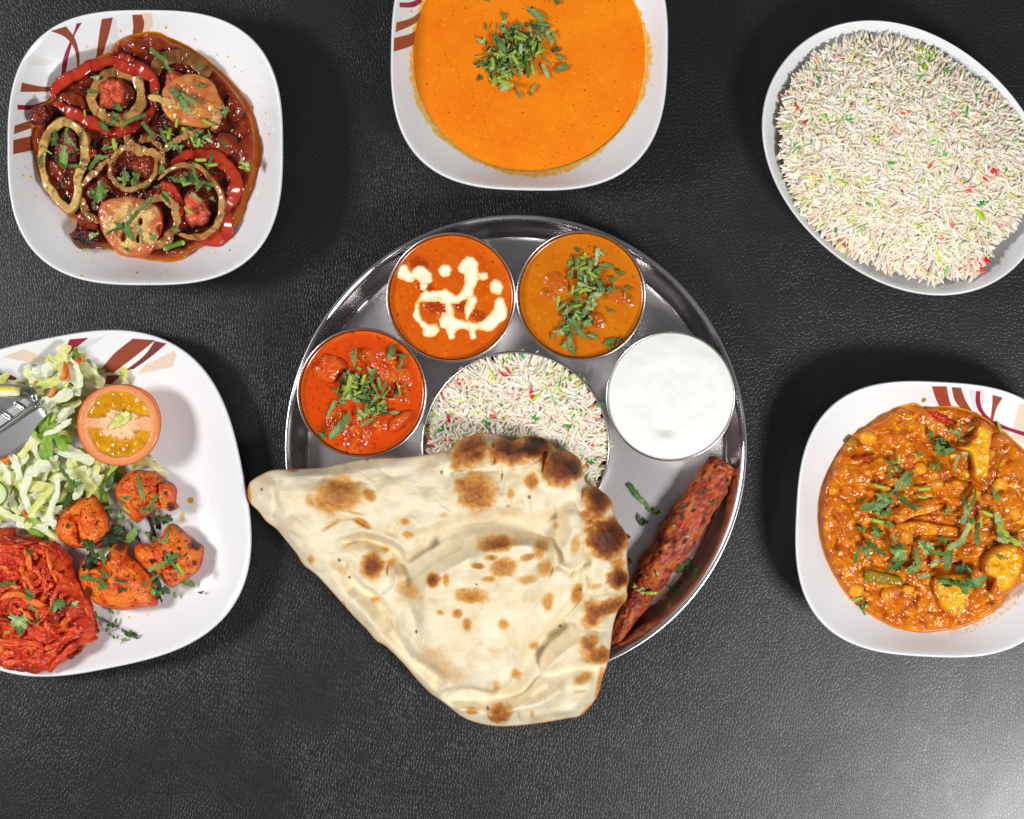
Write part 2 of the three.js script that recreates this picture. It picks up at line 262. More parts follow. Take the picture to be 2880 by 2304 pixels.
// plate at the lower left
const plateProf = [[0, 0.0045], [0.4, 0.0046], [0.62, 0.0052], [0.72, 0.0075], [0.82, 0.0125], [0.92, 0.0195], [0.975, 0.0238], [1, 0.0252]];
const B4 = dish({ u: 217, v: 1416, a: 472, top: 0.025, rot: -0.2, prof: plateProf, n: (q) => 2.1 + 0.75 * ss(0.5, 1, q) });
{
  const z = ZM(0, 980, 3.317), y = ZM(0, 900, 1.6905), tex = glaze(B4, (c) => {
    poly(c, z([[20, 80], [220, 5], [440, 105], [300, 140]]), BEIGE); poly(c, z([[440, 105], [640, 70], [900, -60], [1000, -130], [760, -60]]), PALE);
    blade(c, y([[330, 92], [290, 150], [195, 260]]), y([[418, 84], [330, 150], [215, 260]]), CRIM);
    blade(c, y([[628, 88], [530, 160], [450, 245]]), y([[738, 96], [620, 180], [520, 250]]), BROWN);
    blade(c, y([[735, 100], [680, 165], [580, 238]]), y([[792, 112], [700, 180], [620, 232]]), 'rgb(122,62,60)');
    blade(c, z([[960, 250], [930, 330]]), z([[1095, 245], [1000, 330]]), 'rgb(128,66,52)');
    poly(c, z([[1240, 240], [1330, 150], [1620, 20], [1640, 60], [1600, 170]]), BEIGE);
    blade(c, z([[-40, 230], [60, 245], [125, 275]]), z([[-40, 285], [40, 290], [100, 296]]), 'rgb(110,56,44)');
    c.fillStyle = 'rgb(214,160,30)'; c.beginPath(); c.arc(524, 1411, 9, 0, TAU); c.fill(); c.fillStyle = 'rgba(228,190,110,0.8)'; c.beginPath(); c.ellipse(501, 1457, 7, 14, 0, 0, TAU); c.fill();
    for (const [a, b] of [[538, 1442], [405, 1735], [352, 1742], [508, 1650]]) { c.beginPath(); c.arc(a, b, 4, 0, TAU); c.fill(); }
  });
  const g = thing('white_plate', 'white square salad plate with brown printed ribbons, cut by the left edge', 'plate', B4.at);
  part('body', B4.geo, ceramic(tex), g);
}
// oval dish at the upper right
const ovalProf = [[0, 0.006], [0.4, 0.006], [0.6, 0.0075], [0.74, 0.0135], [0.85, 0.0225], [0.93, 0.031], [0.975, 0.0362], [1, 0.038]];
const B3 = dish({ u: 2548, v: 443, a: 436, b: 338, top: 0.038, rot: 0.7, prof: ovalProf, n: () => 2.08 });
{
  const g = thing('oval_dish', 'white oval dish heaped with speckled rice', 'dish', B3.at);
  part('body', B3.geo, ceramic(glaze(B3)), g);
}

// ---------------------------------------------------------------- steel
function steelTex(seed, amount) {
  const N = 1024, D = new Uint8Array(N * N * 4), r = rngOf(seed), a = new Float32Array(N * N).fill(0.5);
  for (let k = 0; k < amount; k++) { const x = r() * N, y = r() * N, t = r() < 0.6 ? -0.9 + 0.5 * (r() - 0.5) : r() * PI, l = 20 + r() * 160, d = (r() - 0.5) * 0.5; for (let i = 0; i < l; i++) { const X = floor(x + cos(t) * i + N) % N, Y = floor(y + sin(t) * i + N) % N; a[Y * N + X] += d; } }
  for (let i = 0; i < N * N; i++) { const x = i % N, y = floor(i / N), q = clamp(a[i] + 0.05 * (r() - 0.5) + 0.16 * n3(x / 60, y / 60, seed)) * 255; D[i * 4] = D[i * 4 + 1] = D[i * 4 + 2] = q; D[i * 4 + 3] = 255; }
  const t = new THREE.DataTexture(D, N, N); t.wrapS = t.wrapT = THREE.RepeatWrapping; t.magFilter = THREE.LinearFilter; t.needsUpdate = true; return t;
}
const scratch = steelTex(3, 5000);
const steelTray = std({ color: col([0.62, 0.585, 0.58]), metalness: 1, roughness: 0.4, bumpMap: scratch, bumpScale: 0.00007 });
const steelRim = std({ color: col([0.62, 0.6, 0.6]), metalness: 1, roughness: 0.27 });
const steelCup = std({ color: col([0.62, 0.6, 0.6]), metalness: 1, roughness: 0.24 });
const steelShiny = std({ color: col([0.66, 0.66, 0.67]), metalness: 1, roughness: 0.22 });
const TR = { u: 1451.5, v: 1260, a: 651.5, b: 658, top: 0.026 };
{
  const [cx, , cz] = P(TR.u, TR.v, TR.top), k = S * (H - TR.top) / H, a = TR.a * k, b = TR.b * k;
  const sec = [[0, 0.0030], [0.3, 0.0030], [0.6, 0.0030], [0.8, 0.0030], [0.885, 0.0031], [0.902, 0.0034], [0.916, 0.0044], [0.926, 0.0064], [0.935, 0.0100], [0.946, 0.0150], [0.958, 0.0200], [0.968, 0.0234], [0.977, 0.0250], [0.985, 0.0258], [0.993, 0.0260], [0.998, 0.0256], [1.0, 0.0248], [0.999, 0.0240], [0.994, 0.0237], [0.984, 0.0241], [0.975, 0.0236], [0.966, 0.0218], [0.954, 0.0180], [0.944, 0.0135], [0.933, 0.0085], [0.924, 0.0050], [0.914, 0.0030], [0.9, 0.0019], [0.88, 0.0016], [0.6, 0.0016], [0, 0.0016]];
  const curve = new THREE.CatmullRomCurve3(sec.map(([q, h]) => new THREE.Vector3(q, h, 0)), false, 'centripetal').getPoints(150), segs = 260, pos = [], uv = [], idx = [], idw = [];
  const cut = curve.findIndex(p => p.x > 0.904);
  for (const p of curve) for (let j = 0; j < segs; j++) { const t = j / segs * TAU, x = cx + cos(t) * p.x * a, z = cz + sin(t) * p.x * b; pos.push(x, p.y, z); uv.push(x / 0.22, z / 0.22); }
  for (let i = 0; i < curve.length - 1; i++) for (let j = 0; j < segs; j++) { const q = (j + 1) % segs, A = i * segs + j, B = i * segs + q, D = A + segs, E = B + segs; (i < cut || i > curve.length - 8 ? idx : idw).push(A, B, D, B, E, D); }
  const g = thing('steel_platter', 'large round stainless steel platter holding the small bowls, flatbread and kebab', 'platter', [cx, 0, cz]);
  part('base', build(pos, idx, null, uv), steelTray, g); part('rim', build(pos, idw, null, uv), steelRim, g);
}
function cup(u, v, rpx, top, rb, label, lvl) {
  const [cx, , cz] = P(u, v, top), R = rpx * S * (H - top) / H, y0 = 0.0032, w = 0.0008;
  const L = [[0, y0 + 0.0012], [rb - 0.004, y0 + 0.0012], [rb - 0.0015, y0 + 0.002], [rb, y0 + 0.005], [lerp(rb, R, 0.6) - w, lerp(y0, top, 0.5)], [R - 0.0022, top - 0.008], [R - 0.0018, top - 0.0012], [R - 0.0012, top - 0.0001], [R - 0.0005, top], [R, top - 0.0005], [R + 0.0001, top - 0.0012], [R - 0.0006, top - 0.0022], [R - 0.0010, top - 0.008], [lerp(rb, R, 0.6) + 0.0002, lerp(y0, top, 0.5)], [rb + 0.0012, y0 + 0.005], [rb, y0 + 0.001], [rb - 0.002, y0], [0, y0]];
  const g0 = new THREE.LatheGeometry(L.map(p => new THREE.Vector2(max(0, p[0]), p[1])), 120); g0.translate(cx, 0, cz);
  const g = thing('steel_bowl', label, 'bowl', [cx, y0, cz]); part('body', g0, steelCup, g);
  return { cx, cz, R, top, u, v, rpx, at: [cx, lvl, cz] };
}
const K1 = cup(1018, 1105, 183.5, 0.044, 0.034, 'small steel bowl of red chicken curry, leftmost on the platter');
const K2 = cup(1269, 836, 183.5, 0.044, 0.036, 'small steel bowl of orange curry drizzled with white cream');
const K3 = cup(1635, 831, 183.5, 0.044, 0.036, 'small steel bowl of ochre curry strewn with chopped coriander');
const K4 = cup(1887, 1115, 183, 0.044, 0.035, 'small steel bowl full of white yoghurt');
const K5 = cup(1451, 1253, 266, 0.040, 0.058, 'wide steel bowl of rice, partly under the flatbread');

// ---------------------------------------------------------------- food materials
const wet = std({ vertexColors: true, roughness: 0.15, ior: 1.45 });
const sauceM = std({ vertexColors: true, roughness: 0.2, ior: 1.42 });
const soupM = std({ vertexColors: true, roughness: 0.34, ior: 1.4 });
const moist = std({ vertexColors: true, roughness: 0.36, ior: 1.42 });
const dryM = std({ vertexColors: true, roughness: 0.75, ior: 1.4 });
const speck = (u, v, f, th, s) => ss(th, th + 0.12, n3(u * f, v * f, s));

// ---------------------------------------------------------------- chopped coriander
const leafGeos = [], leafMats = [];
{
  const r = rngOf(41);
  for (const c of [C(116, 144, 76), C(88, 122, 54), C(154, 176, 112), C(58, 86, 44), C(160, 182, 62), C(34, 56, 28)]) leafMats.push(std({ color: col(c), roughness: 0.48, ior: 1.45, side: THREE.DoubleSide, vertexColors: true }));
  for (let v = 0; v < 14; v++) {
    const pos = [], cl = [], idx = [], kind = v < 7 ? 0 : v < 12 ? 1 : 2, s1 = r() * 50, fold = (r() - 0.3) * 0.5, curl = (r() - 0.5) * 0.5;
    if (kind === 0) {
      const seg = 40, ring = 4, lob = 3 + floor(r() * 2), ph = r() * TAU, asp = 0.42 + 0.4 * r(), cut = r() < 0.5 ? 0.15 + 0.3 * r() : 9;
      for (let i = 0; i <= ring; i++) for (let j = 0; j < seg; j++) {
        const t = j / seg * TAU, q = i / ring; let R = 0.5 * (0.76 + 0.2 * cos(lob * t + ph) + 0.13 * cos(11 * t + ph * 2) + 0.16 * n3(cos(t) * 2, sin(t) * 2, s1));
        let x = cos(t) * R * q, z = sin(t) * R * q * asp; if (x > cut) x = cut + (x - cut) * 0.12;
        const y = fold * abs(z) * 0.8 + curl * x * x * 1.6 + 0.24 * n3(x * 3.5, z * 3.5, s1 + 3) + 0.02 * cos(9 * t) * q;
        pos.push(x, y, z); const b = 0.84 + 0.6 * n3(x * 5, z * 5, s1) + 0.3 * n3(x * 16, z * 16, s1) + (abs(z) < 0.03 ? 0.3 : 0) + 0.2 * ss(0.8, 1, cos(10 * t)); cl.push(b, b, b * 0.95);
      }
      for (let i = 0; i < ring; i++) for (let j = 0; j < seg; j++) { const k = (j + 1) % seg, A = i * seg + j, B = i * seg + k, D = A + seg, E = B + seg; idx.push(A, B, D, B, E, D); }
    } else if (kind === 1) {
      const n = 14, m = 4, w = 0.1 + 0.11 * r(), bend = (r() - 0.5) * 0.6, arch = (r() - 0.4) * 0.7, twist = (r() - 0.5) * 2;
      for (let i = 0; i <= n; i++) for (let j = 0; j <= m; j++) {
        const t = i / n, x = t - 0.5, q = j / m * 2 - 1, ww = w * (0.8 + 0.5 * n3(t * 5, q > 0 ? 3 : 8, s1) + 0.3 * n3(t * 19, q > 0 ? 5 : 9, s1)) * (t > 0.93 ? 0.45 : t < 0.05 ? 0.7 : 1), a = twist * (t - 0.5) + fold;
        const zz = q * ww * cos(a * q), y = arch * (0.25 - x * x) + abs(q) * ww * sin(a) + 0.03 * n3(t * 9, q, s1);
        pos.push(x, y, zz + bend * (x * x - 0.1)); const b = 0.86 + 0.4 * n3(t * 8, q * 3, s1) + (j === 2 ? 0.22 : 0); cl.push(b, b, b);
      }
      for (let i = 0; i < n; i++) for (let j = 0; j < m; j++) { const A = i * (m + 1) + j, B = A + 1, D = A + m + 1, E = D + 1; idx.push(A, B, D, B, E, D); }
    } else {
      const n = 5, m = 7, bend = (r() - 0.5) * 0.3;
      for (let i = 0; i <= n; i++) for (let j = 0; j < m; j++) { const t = i / n, a = j / m * TAU, rr = (v === 12 ? 0.16 : 0.07) * (i === 0 || i === n ? 0.85 : 1); pos.push(t - 0.5, sin(a) * rr + 0.05, cos(a) * rr + bend * pow(t - 0.5, 2)); const b = 0.95; cl.push(b, b, b * 0.9); }
      for (let i = 0; i < n; i++) for (let j = 0; j < m; j++) { const k = (j + 1) % m, A = i * m + j, B = i * m + k, D = A + m, E = B + m; idx.push(A, D, B, B, D, E); }
      for (let j = 1; j < m - 1; j++) { idx.push(0, j, j + 1); const s = n * m; idx.push(s, s + j + 1, s + j); }
    }
    leafGeos.push(build(pos, idx, cl));
  }
}
// spec: explicit [u, v, length, degrees, kind, tint] and heaps [u, v, su, sv, count, height, size]
function garnish(label, at, host, explicit, heaps, seed, opt = {}) {
  const r = rngOf(seed), g = thing('coriander_garnish', label, 'coriander', at), G = () => (r() + r() + r() - 1.5) * 0.82, list = [];
  for (const [u, v, su, sv, n, hh, size] of heaps) for (let i = 0; i < n; i++) {
    const a = G(), b = G(), st = hh * max(0, 1 - (a * a + b * b) * 0.8) * (0.2 + 0.8 * i / n), q = r();
    list.push([u + a * su, v + b * sv, size * (0.55 + 0.9 * r()), r() * 360, q < 0.5 ? floor(r() * 7) : q < 0.88 ? 7 + floor(r() * 5) : 12 + floor(r() * 2), -1, st]);
  }
  for (const e of explicit) list.push([e[0], e[1], e[2], e[3], e[4] ?? floor(r() * 12), e[5] ?? -1, e[6] ?? 0.0008]);
  for (const [u, v, len, deg, kind, tint, st] of list) {
    const y = host(u, v) + st + 0.0009, p = P(u, v, y), stem = kind >= 12, L = (stem ? min(len, 34) : len * 0.84) * S;
    const m = new THREE.Mesh(leafGeos[kind], leafMats[stem ? 4 : tint >= 0 ? tint : floor(pow(r(), 1.15) * (opt.dark ? 6 : 4.4))]);
    m.name = stem ? 'stalk' : 'leaf'; m.position.set(p[0] - at[0], y - at[1], p[2] - at[2]); m.scale.set(L, L * (0.7 + 0.5 * r()), L);
    const tl = st > 0.002 ? 0.9 : 0.4; m.rotation.set((r() - 0.5) * tl * 2, -deg * PI / 180, (r() - 0.5) * tl * 1.5, 'YXZ'); m.castShadow = m.receiveShadow = true; g.add(m);
  }
  return g;
}

// ---------------------------------------------------------------- orange soup
{
  const lvl = 0.0318, o1 = C(242, 134, 6), o2 = C(234, 116, 4), o3 = C(250, 166, 40), dk = C(120, 40, 8);
  const R = 333;
  const geo = polar(1489, 145, (t) => R, 150, 460, 0.035, (u, v) => lvl + 0.00025 * fbm(u * 0.03, v * 0.03, 3) + 0.00012 * n3(u * 0.25, v * 0.25, 2),
    (u, v) => { let c = mixc(o1, o2, clamp(0.5 + 1.4 * fbm(u * 0.008, v * 0.008, 4, 3))); c = mixc(c, o3, 0.4 * speck(u, v, 0.11, 0.46, 6) + 0.25 * clamp(n3(u * 0.3, v * 0.3, 9))); return mixc(c, dk, 0.9 * speck(u, v, 0.16, 0.57, 12)); });
  const g = solo('lentil_soup', geo, soupM, [B2.cx, lvl, B2.cz], 'smooth orange lentil soup filling the top bowl', 'soup');
  const z = ZM(1060, 0, 2.507), y = ZM(1360, 60, 7.186);
  garnish('heap of chopped coriander floating on the smooth orange soup', [P(1455, 160, lvl)[0], lvl, P(1455, 160, lvl)[2]], () => lvl,
    [...z([[895, 110, 34, 70, 2, 1], [770, 0, 22, 60, 3, 1], [1268, 10, 30, 70, 4, 1], [1120, 100, 70, 35, 8, 0], [1160, 170, 60, 20, 1, 0], [1205, 250, 66, 60, 9, 0], [900, 210, 52, 10, 3, 2], [965, 230, 60, 80, 10, 0], [740, 290, 46, 25, 2, 2], [770, 190, 24, 90, 7, 1], [820, 185, 22, 100, 13, 4], [870, 300, 92, 48, 11, 1, 0.006], [760, 440, 56, 0, 5, 0], [820, 450, 46, 40, 0, 2, 0.004], [900, 605, 66, 8, 6, 2, 0.003], [905, 585, 66, 28, 9, 4, 0.006], [1000, 665, 34, 55, 8, 0], [1110, 620, 34, 120, 7, 2], [1080, 660, 22, 100, 1, 1], [1190, 500, 52, 62, 11, 2], [1265, 350, 36, -30, 4, 3], [1295, 405, 42, 10, 2, 0], [1300, 480, 52, -25, 8, 1], [1195, 410, 56, 40, 10, 2, 0.003], [1060, 490, 60, 70, 9, 1, 0.005], [960, 430, 56, 50, 3, 4, 0.005], [1000, 430, 42, 10, 1, 2, 0.006]])],
    [[1450, 145, 80, 80, 110, 0.010, 32], [1405, 185, 56, 50, 60, 0.009, 30], [1500, 110, 60, 44, 44, 0.007, 32]], 11);
}

// ---------------------------------------------------------------- steel-bowl curries
const cupLvl = 0.0395;
function cupSauce(K, name, label, cat, hf, cf, mat, lvl = cupLvl) {
  const Rm = (K.R - 0.0024) / (S * (H - lvl) / H), [cu, cv] = UV(K.cx, K.cz, lvl);
  const men = (q) => 0.0009 * pow(q, 40);
  const hh = (u, v) => lvl + hf(u, v);
  const geo = polar(cu, cv, () => Rm, 80, 260, lvl, (u, v, q) => lvl + hf(u, v) * (1 - pow(q, 10)) + men(q), cf);
  solo(name, geo, mat || sauceM, [K.cx, lvl, K.cz], label, cat); return hh;
}
const lump = (u, v, L) => { let h = 0; for (const [x, y, rx, ry, a, d] of L) { const dx = u - x, dy = v - y, X = (dx * cos(a) + dy * sin(a)) / rx, Y = (-dx * sin(a) + dy * cos(a)) / ry, q = X * X + Y * Y; if (q < 1) h = max(h, d * sqrt(1 - q)); else if (q < 2) h = max(h, 0); } return h; };
{ // red chicken curry
  const z = ZM(800, 900, 4.107), L = z([[900, 400, 150, 90], [1250, 600, 260, 150], [1330, 830, 160, 120], [620, 1180, 180, 130], [850, 1330, 300, 130], [1080, 1210, 120, 100], [1180, 400, 120, 90]]).map(([x, y, rx, ry], i) => [x, y, rx / 4.107, ry / 4.107, 0.5 * i, 0.0018]);
  const r1 = C(206, 68, 6), r2 = C(178, 42, 8), r3 = C(226, 108, 18), r4 = C(140, 24, 6);
  const hf = (u, v) => { const m = lump(u, v, L); return m + ss(0, 0.001, m) * (0.0011 * fbm(u * 0.06, v * 0.06, 3, 2) + 0.0008 * n3(u * 0.19, v * 0.19, 4)) + 0.0002 * fbm(u * 0.03, v * 0.03, 2); };
  const hh = cupSauce(K1, 'chicken_curry', 'glossy red tomato curry in the leftmost small steel bowl', 'curry', hf, (u, v, q) => { const m = ss(0, 0.0014, lump(u, v, L)); let c = mixc(r1, mixc(r2, r3, clamp(0.45 + 1.3 * fbm(u * 0.05, v * 0.05, 3, 8))), m); c = mixc(c, r3, 0.5 * ss(0.9, 1, q) + 0.3 * speck(u, v, 0.1, 0.4, 3)); return mixc(c, r4, 0.7 * speck(u, v, 0.09, 0.42, 21)); }, wet);
  const y = ZM(800, 900, 4.107), cc = (s) => (u, v, q) => mixc(mixc(C(224, 110, 24), C(206, 62, 14), clamp(0.5 + 1.6 * fbm(u * 0.05, v * 0.05, 3, s))), C(150, 26, 8), 0.8 * ss(0.6, 1, q) * clamp(0.6 + 2 * fbm(u * 0.04, v * 0.04, 2, s)));
  for (const [pts, lab, s] of [[y([[320, 560], [400, 470], [470, 390], [580, 410], [680, 450], [740, 540], [640, 640], [560, 740], [430, 710], [350, 660]]), 'chunk of chicken in red sauce at upper left of the leftmost steel bowl', 3], [y([[1210, 1190], [1280, 1120], [1370, 1060], [1490, 1040], [1480, 1110], [1360, 1220], [1260, 1300], [1200, 1290]]), 'long chunk of chicken at lower right of the leftmost steel bowl', 7]])
    { const [a, b] = centre(pts); solo('chicken_piece', puff(pts, { base: (u, v) => cupLvl - 0.001, h: 0.0058, eq: 0.1, amp: 0.0009, freq: 0.05, seed: s, href: cupLvl, color: cc(s) }), wet, P(a, b, cupLvl), lab, 'chicken'); }
  garnish('heap of chopped coriander on the red chicken curry in a steel bowl', P(1005, 1105, cupLvl), hh,
    z([[820, 430, 62, 82, 8, 0, 0.003], [715, 780, 100, 88, 9, 4, 0.006], [540, 1030, 62, 115, 10, 0], [640, 1230, 110, 140, 11, 0, 0.003], [440, 1330, 44, 30, 2, 1], [1240, 370, 60, 100, 8, 1], [1370, 420, 44, 10, 3, 1, 0.002], [1340, 520, 40, 110, 9, 1], [1160, 800, 64, 140, 11, 0, 0.005], [1180, 845, 44, 140, 7, 4, 0.005], [880, 1090, 52, 60, 4, 2, 0.004], [960, 1180, 48, 150, 9, 0, 0.002], [1120, 1030, 60, 10, 2, 0, 0.003], [1300, 840, 34, 50, 3, 3], [1248, 915, 18, 0, 12, 4], [1270, 1065, 34, 5, 8, 0], [1325, 800, 36, 75, 13, 1], [790, 760, 40, 5, 12, 4, 0.006], [910, 680, 34, 90, 12, 4, 0.007], [620, 850, 42, 40, 10, 1, 0.002]]),
    [[1015, 1090, 70, 54, 92, 0.009, 32], [1060, 1150, 50, 20, 20, 0.004, 30]], 12);
}
{ // orange curry with cream
  const z = ZM(780, 580, 2.27), o1 = C(216, 100, 8), o2 = C(200, 78, 6), o3 = C(230, 126, 22);
  const L = z([[900, 370, 70, 50], [1010, 640, 80, 60], [950, 530, 70, 40], [1180, 650, 60, 40], [1280, 700, 60, 40]]).map(([x, y, a, b]) => [x, y, a / 2.27, b / 2.27, 0.4, 0.0010]);
  const hf = (u, v) => { const m = lump(u, v, L); return m + ss(0, 0.0008, m) * 0.0006 * n3(u * 0.15, v * 0.15, 4) + 0.0002 * fbm(u * 0.03, v * 0.03, 2, 5); };
  const hh = cupSauce(K2, 'butter_curry', 'orange creamy curry in the upper left small steel bowl', 'curry', hf, (u, v, q) => { let c = mixc(o1, o2, clamp(0.5 + fbm(u * 0.02, v * 0.02, 4, 3))); c = mixc(c, C(150, 36, 10), 0.7 * ss(0, 0.001, lump(u, v, L))); c = mixc(c, o3, 0.6 * speck(u, v, 0.12, 0.42, 5)); return mixc(c, C(90, 26, 6), 0.8 * speck(u, v, 0.12, 0.55, 31)); });
  const caps = [[[800, 430, 42], [845, 465, 26]], [[805, 400, 34], [845, 440, 22]], [[910, 425, 50], [945, 450, 48]], [[850, 445, 18], [905, 435, 30]], [[945, 470, 42], [930, 520, 22]], [[1072, 412, 44]], [[1228, 375, 58], [1245, 450, 44]], [[1190, 395, 40]], [[1245, 450, 44], [1215, 545, 36]], [[1215, 545, 36], [1150, 600, 24]], [[1150, 600, 24], [1070, 575, 46]], [[1070, 575, 46], [950, 575, 34]], [[950, 575, 34], [905, 600, 18]], [[1318, 447, 32]], [[1400, 522, 44]], [[1395, 500, 36]], [[1090, 600, 24], [1108, 720, 30]], [[1075, 740, 46], [1130, 755, 46]], [[1110, 750, 40], [1112, 830, 26]], [[1130, 750, 34], [1250, 765, 28]], [[1060, 690, 12], [1100, 720, 26]], [[1245, 770, 28], [1248, 828, 24]], [[1250, 770, 18], [1340, 760, 40]], [[1250, 600, 32], [1225, 650, 30]], [[1225, 650, 30], [1212, 712, 12]], [[1420, 615, 36], [1425, 680, 48]], [[1425, 680, 48], [1355, 750, 46]], [[895, 625, 16], [888, 700, 24]], [[888, 700, 24], [930, 755, 20]], [[930, 755, 20], [985, 795, 42]], [[960, 805, 34], [1000, 785, 36]]].map(c => z(c).map(([x, y, r]) => [x, y, r / 2.27]));
  const sd = (u, v) => { let s = 0; for (const c of caps) { let d; if (c.length === 1) d = hypot(u - c[0][0], v - c[0][1]) - c[0][2]; else { const [a, t] = segD(u, v, c[0], c[1]); d = a - lerp(c[0][2], c[1][2], t); } s += exp(-d / 2.6); } return 1.2 - Math.log(s + 1e-12) * 2.6 + 3 * n3(u * 0.09, v * 0.09, 4) + 1.6 * n3(u * 0.25, v * 0.25, 6); };
  const [cu, cv] = UV(K2.cx, K2.cz, cupLvl), n = 230, pos = [], cl = [], idx = [], keep = [];
  for (let j = 0; j <= n; j++) for (let i = 0; i <= n; i++) { const u = cu + (i / n * 2 - 1) * 168, v = cv + (j / n * 2 - 1) * 168, d = sd(u, v), p = P(u, v, cupLvl), t = d < 0 ? min(0.0010, 0.0004 * sqrt(-d)) : -0.0001 * d; keep.push(d); pos.push(p[0], hh(u, v) + t - 0.00004, p[2]); const c = mixc(C(248, 242, 214), C(236, 188, 96), ss(-9, 0.5, d) * 0.85 + clamp(0.9 * fbm(u * 0.03, v * 0.03, 3, 12))); cl.push(...c); }
  for (let j = 0; j < n; j++) for (let i = 0; i < n; i++) { const A = j * (n + 1) + i, B = A + 1, D = A + n + 1, E = D + 1; if (min(keep[A], keep[B], keep[D], keep[E]) < 4) idx.push(A, D, B, B, D, E); }
  solo('cream_swirl', build(pos, idx, cl), soupM, [K2.cx, cupLvl, K2.cz], 'white cream drizzled in curls and drops on the orange curry', 'cream');
}
{ // ochre curry
  const z = ZM(1400, 600, 2.157), o1 = C(206, 116, 8), o2 = C(194, 98, 6), o3 = C(220, 142, 28);
  const L = z([[360, 420, 80, 60], [310, 490, 50, 40], [730, 500, 110, 50], [600, 650, 60, 50]]).map(([x, y, a, b]) => [x, y, a / 2.157, b / 2.157, 0.5, 0.0016]);
  const hf = (u, v) => { const m = lump(u, v, L); return m + ss(0, 0.001, m) * 0.0006 * n3(u * 0.12, v * 0.12, 4) + 0.0003 * fbm(u * 0.03, v * 0.03, 3, 5); };
  const hh = cupSauce(K3, 'vegetable_curry', 'thick ochre curry in the upper right small steel bowl', 'curry', hf, (u, v, q) => { let c = mixc(o1, o2, clamp(0.5 + fbm(u * 0.02, v * 0.02, 4, 7))); c = mixc(c, C(176, 74, 26), 0.5 * ss(0, 0.001, lump(u, v, L))); c = mixc(c, o3, 0.6 * speck(u, v, 0.12, 0.42, 9)); return mixc(c, C(70, 70, 20), 0.6 * speck(u, v, 0.07, 0.52, 33)); });
  garnish('trail of chopped coriander across the ochre curry in a steel bowl', P(1640, 830, cupLvl), hh,
    z([[600, 270, 62, 95, 10, 2], [610, 350, 44, 140, 3, 0, 0.002], [630, 240, 34, 20, 2, 2], [660, 325, 50, 10, 8, 0], [735, 360, 34, 30, 4, 1], [700, 400, 40, 10, 2, 1], [495, 350, 90, 80, 9, 0, 0.003], [540, 440, 70, 50, 7, 2, 0.004], [560, 330, 50, 85, 11, 0, 0.003], [630, 440, 62, 60, 5, 1, 0.004], [690, 460, 44, 150, 1, 1], [590, 500, 60, 0, 3, 2, 0.004], [540, 580, 74, 95, 5, 2, 0.004], [540, 660, 60, 60, 6, 0, 0.004], [480, 560, 52, 150, 8, 0, 0.004], [420, 640, 62, 70, 10, 1], [430, 580, 60, 130, 9, 0, 0.002], [480, 700, 92, 35, 11, 0, 0.004], [580, 745, 50, 10, 2, 0], [380, 720, 54, 0, 3, 2, 0.002], [430, 790, 60, 100, 4, 0, 0.002], [460, 840, 40, 60, 2, 1], [680, 780, 50, 150, 8, 1], [740, 770, 36, 140, 1, 3], [690, 805, 26, 90, 4, 1], [330, 745, 24, 90, 7, 1], [680, 590, 34, 40, 3, 1], [790, 455, 26, 140, 8, 1], [772, 500, 20, 90, 9, 2], [455, 465, 26, 100, 12, 4, 0.003], [485, 560, 24, 160, 12, 4, 0.006]]),
    [[1640, 790, 44, 76, 44, 0.006, 32], [1615, 890, 54, 56, 40, 0.005, 32]], 13);
}
let yogurtTop;
{ // yoghurt
  const z = ZM(1400, 600, 2.157), a = C(237, 237, 231), b = C(229, 230, 224);
  const Rm = 181, [cu, cv] = UV(K4.cx, K4.cz, 0.046), pit = z([[1020, 1310]])[0], pit2 = z([[1060, 960]])[0];
  const hf = (u, v, q) => 0.0415 + 0.0045 * pow(max(0, 1 - q * q), 0.5) + (1 - pow(q, 8)) * (0.0022 * fbm(u * 0.012, v * 0.012, 2, 3) + 0.00018 * fbm(u * 0.09, v * 0.09, 2, 8) - 0.0028 * exp(-(pow((u - pit[0]) / 26, 2) + pow((v - pit[1]) / 16, 2))) + 0.0028 * exp(-(pow((u - pit[0] + 4) / 34, 2) + pow((v - pit[1] - 38) / 26, 2))) - 0.001 * exp(-(pow((u - pit2[0]) / 40, 2) + pow((v - pit2[1]) / 30, 2))) + 0.0012 * ridged(u * 0.02, v * 0.02, 2, 4) * ss(1940, 2040, u) * ss(1100, 1040, v));
  const geo = polar(cu, cv, () => Rm, 90, 240, 0.046, (u, v, q) => hf(u, v, q), (u, v) => mixc(a, b, clamp(0.5 + fbm(u * 0.03, v * 0.03, 3))), (u, v, q) => 0.0415 - 0.002 * (1 - q));
  solo('yoghurt', geo, std({ vertexColors: true, roughness: 0.38, ior: 1.36 }), [K4.cx, 0.0415, K4.cz], 'thick white yoghurt heaped to the rim of a steel bowl', 'yoghurt');
}

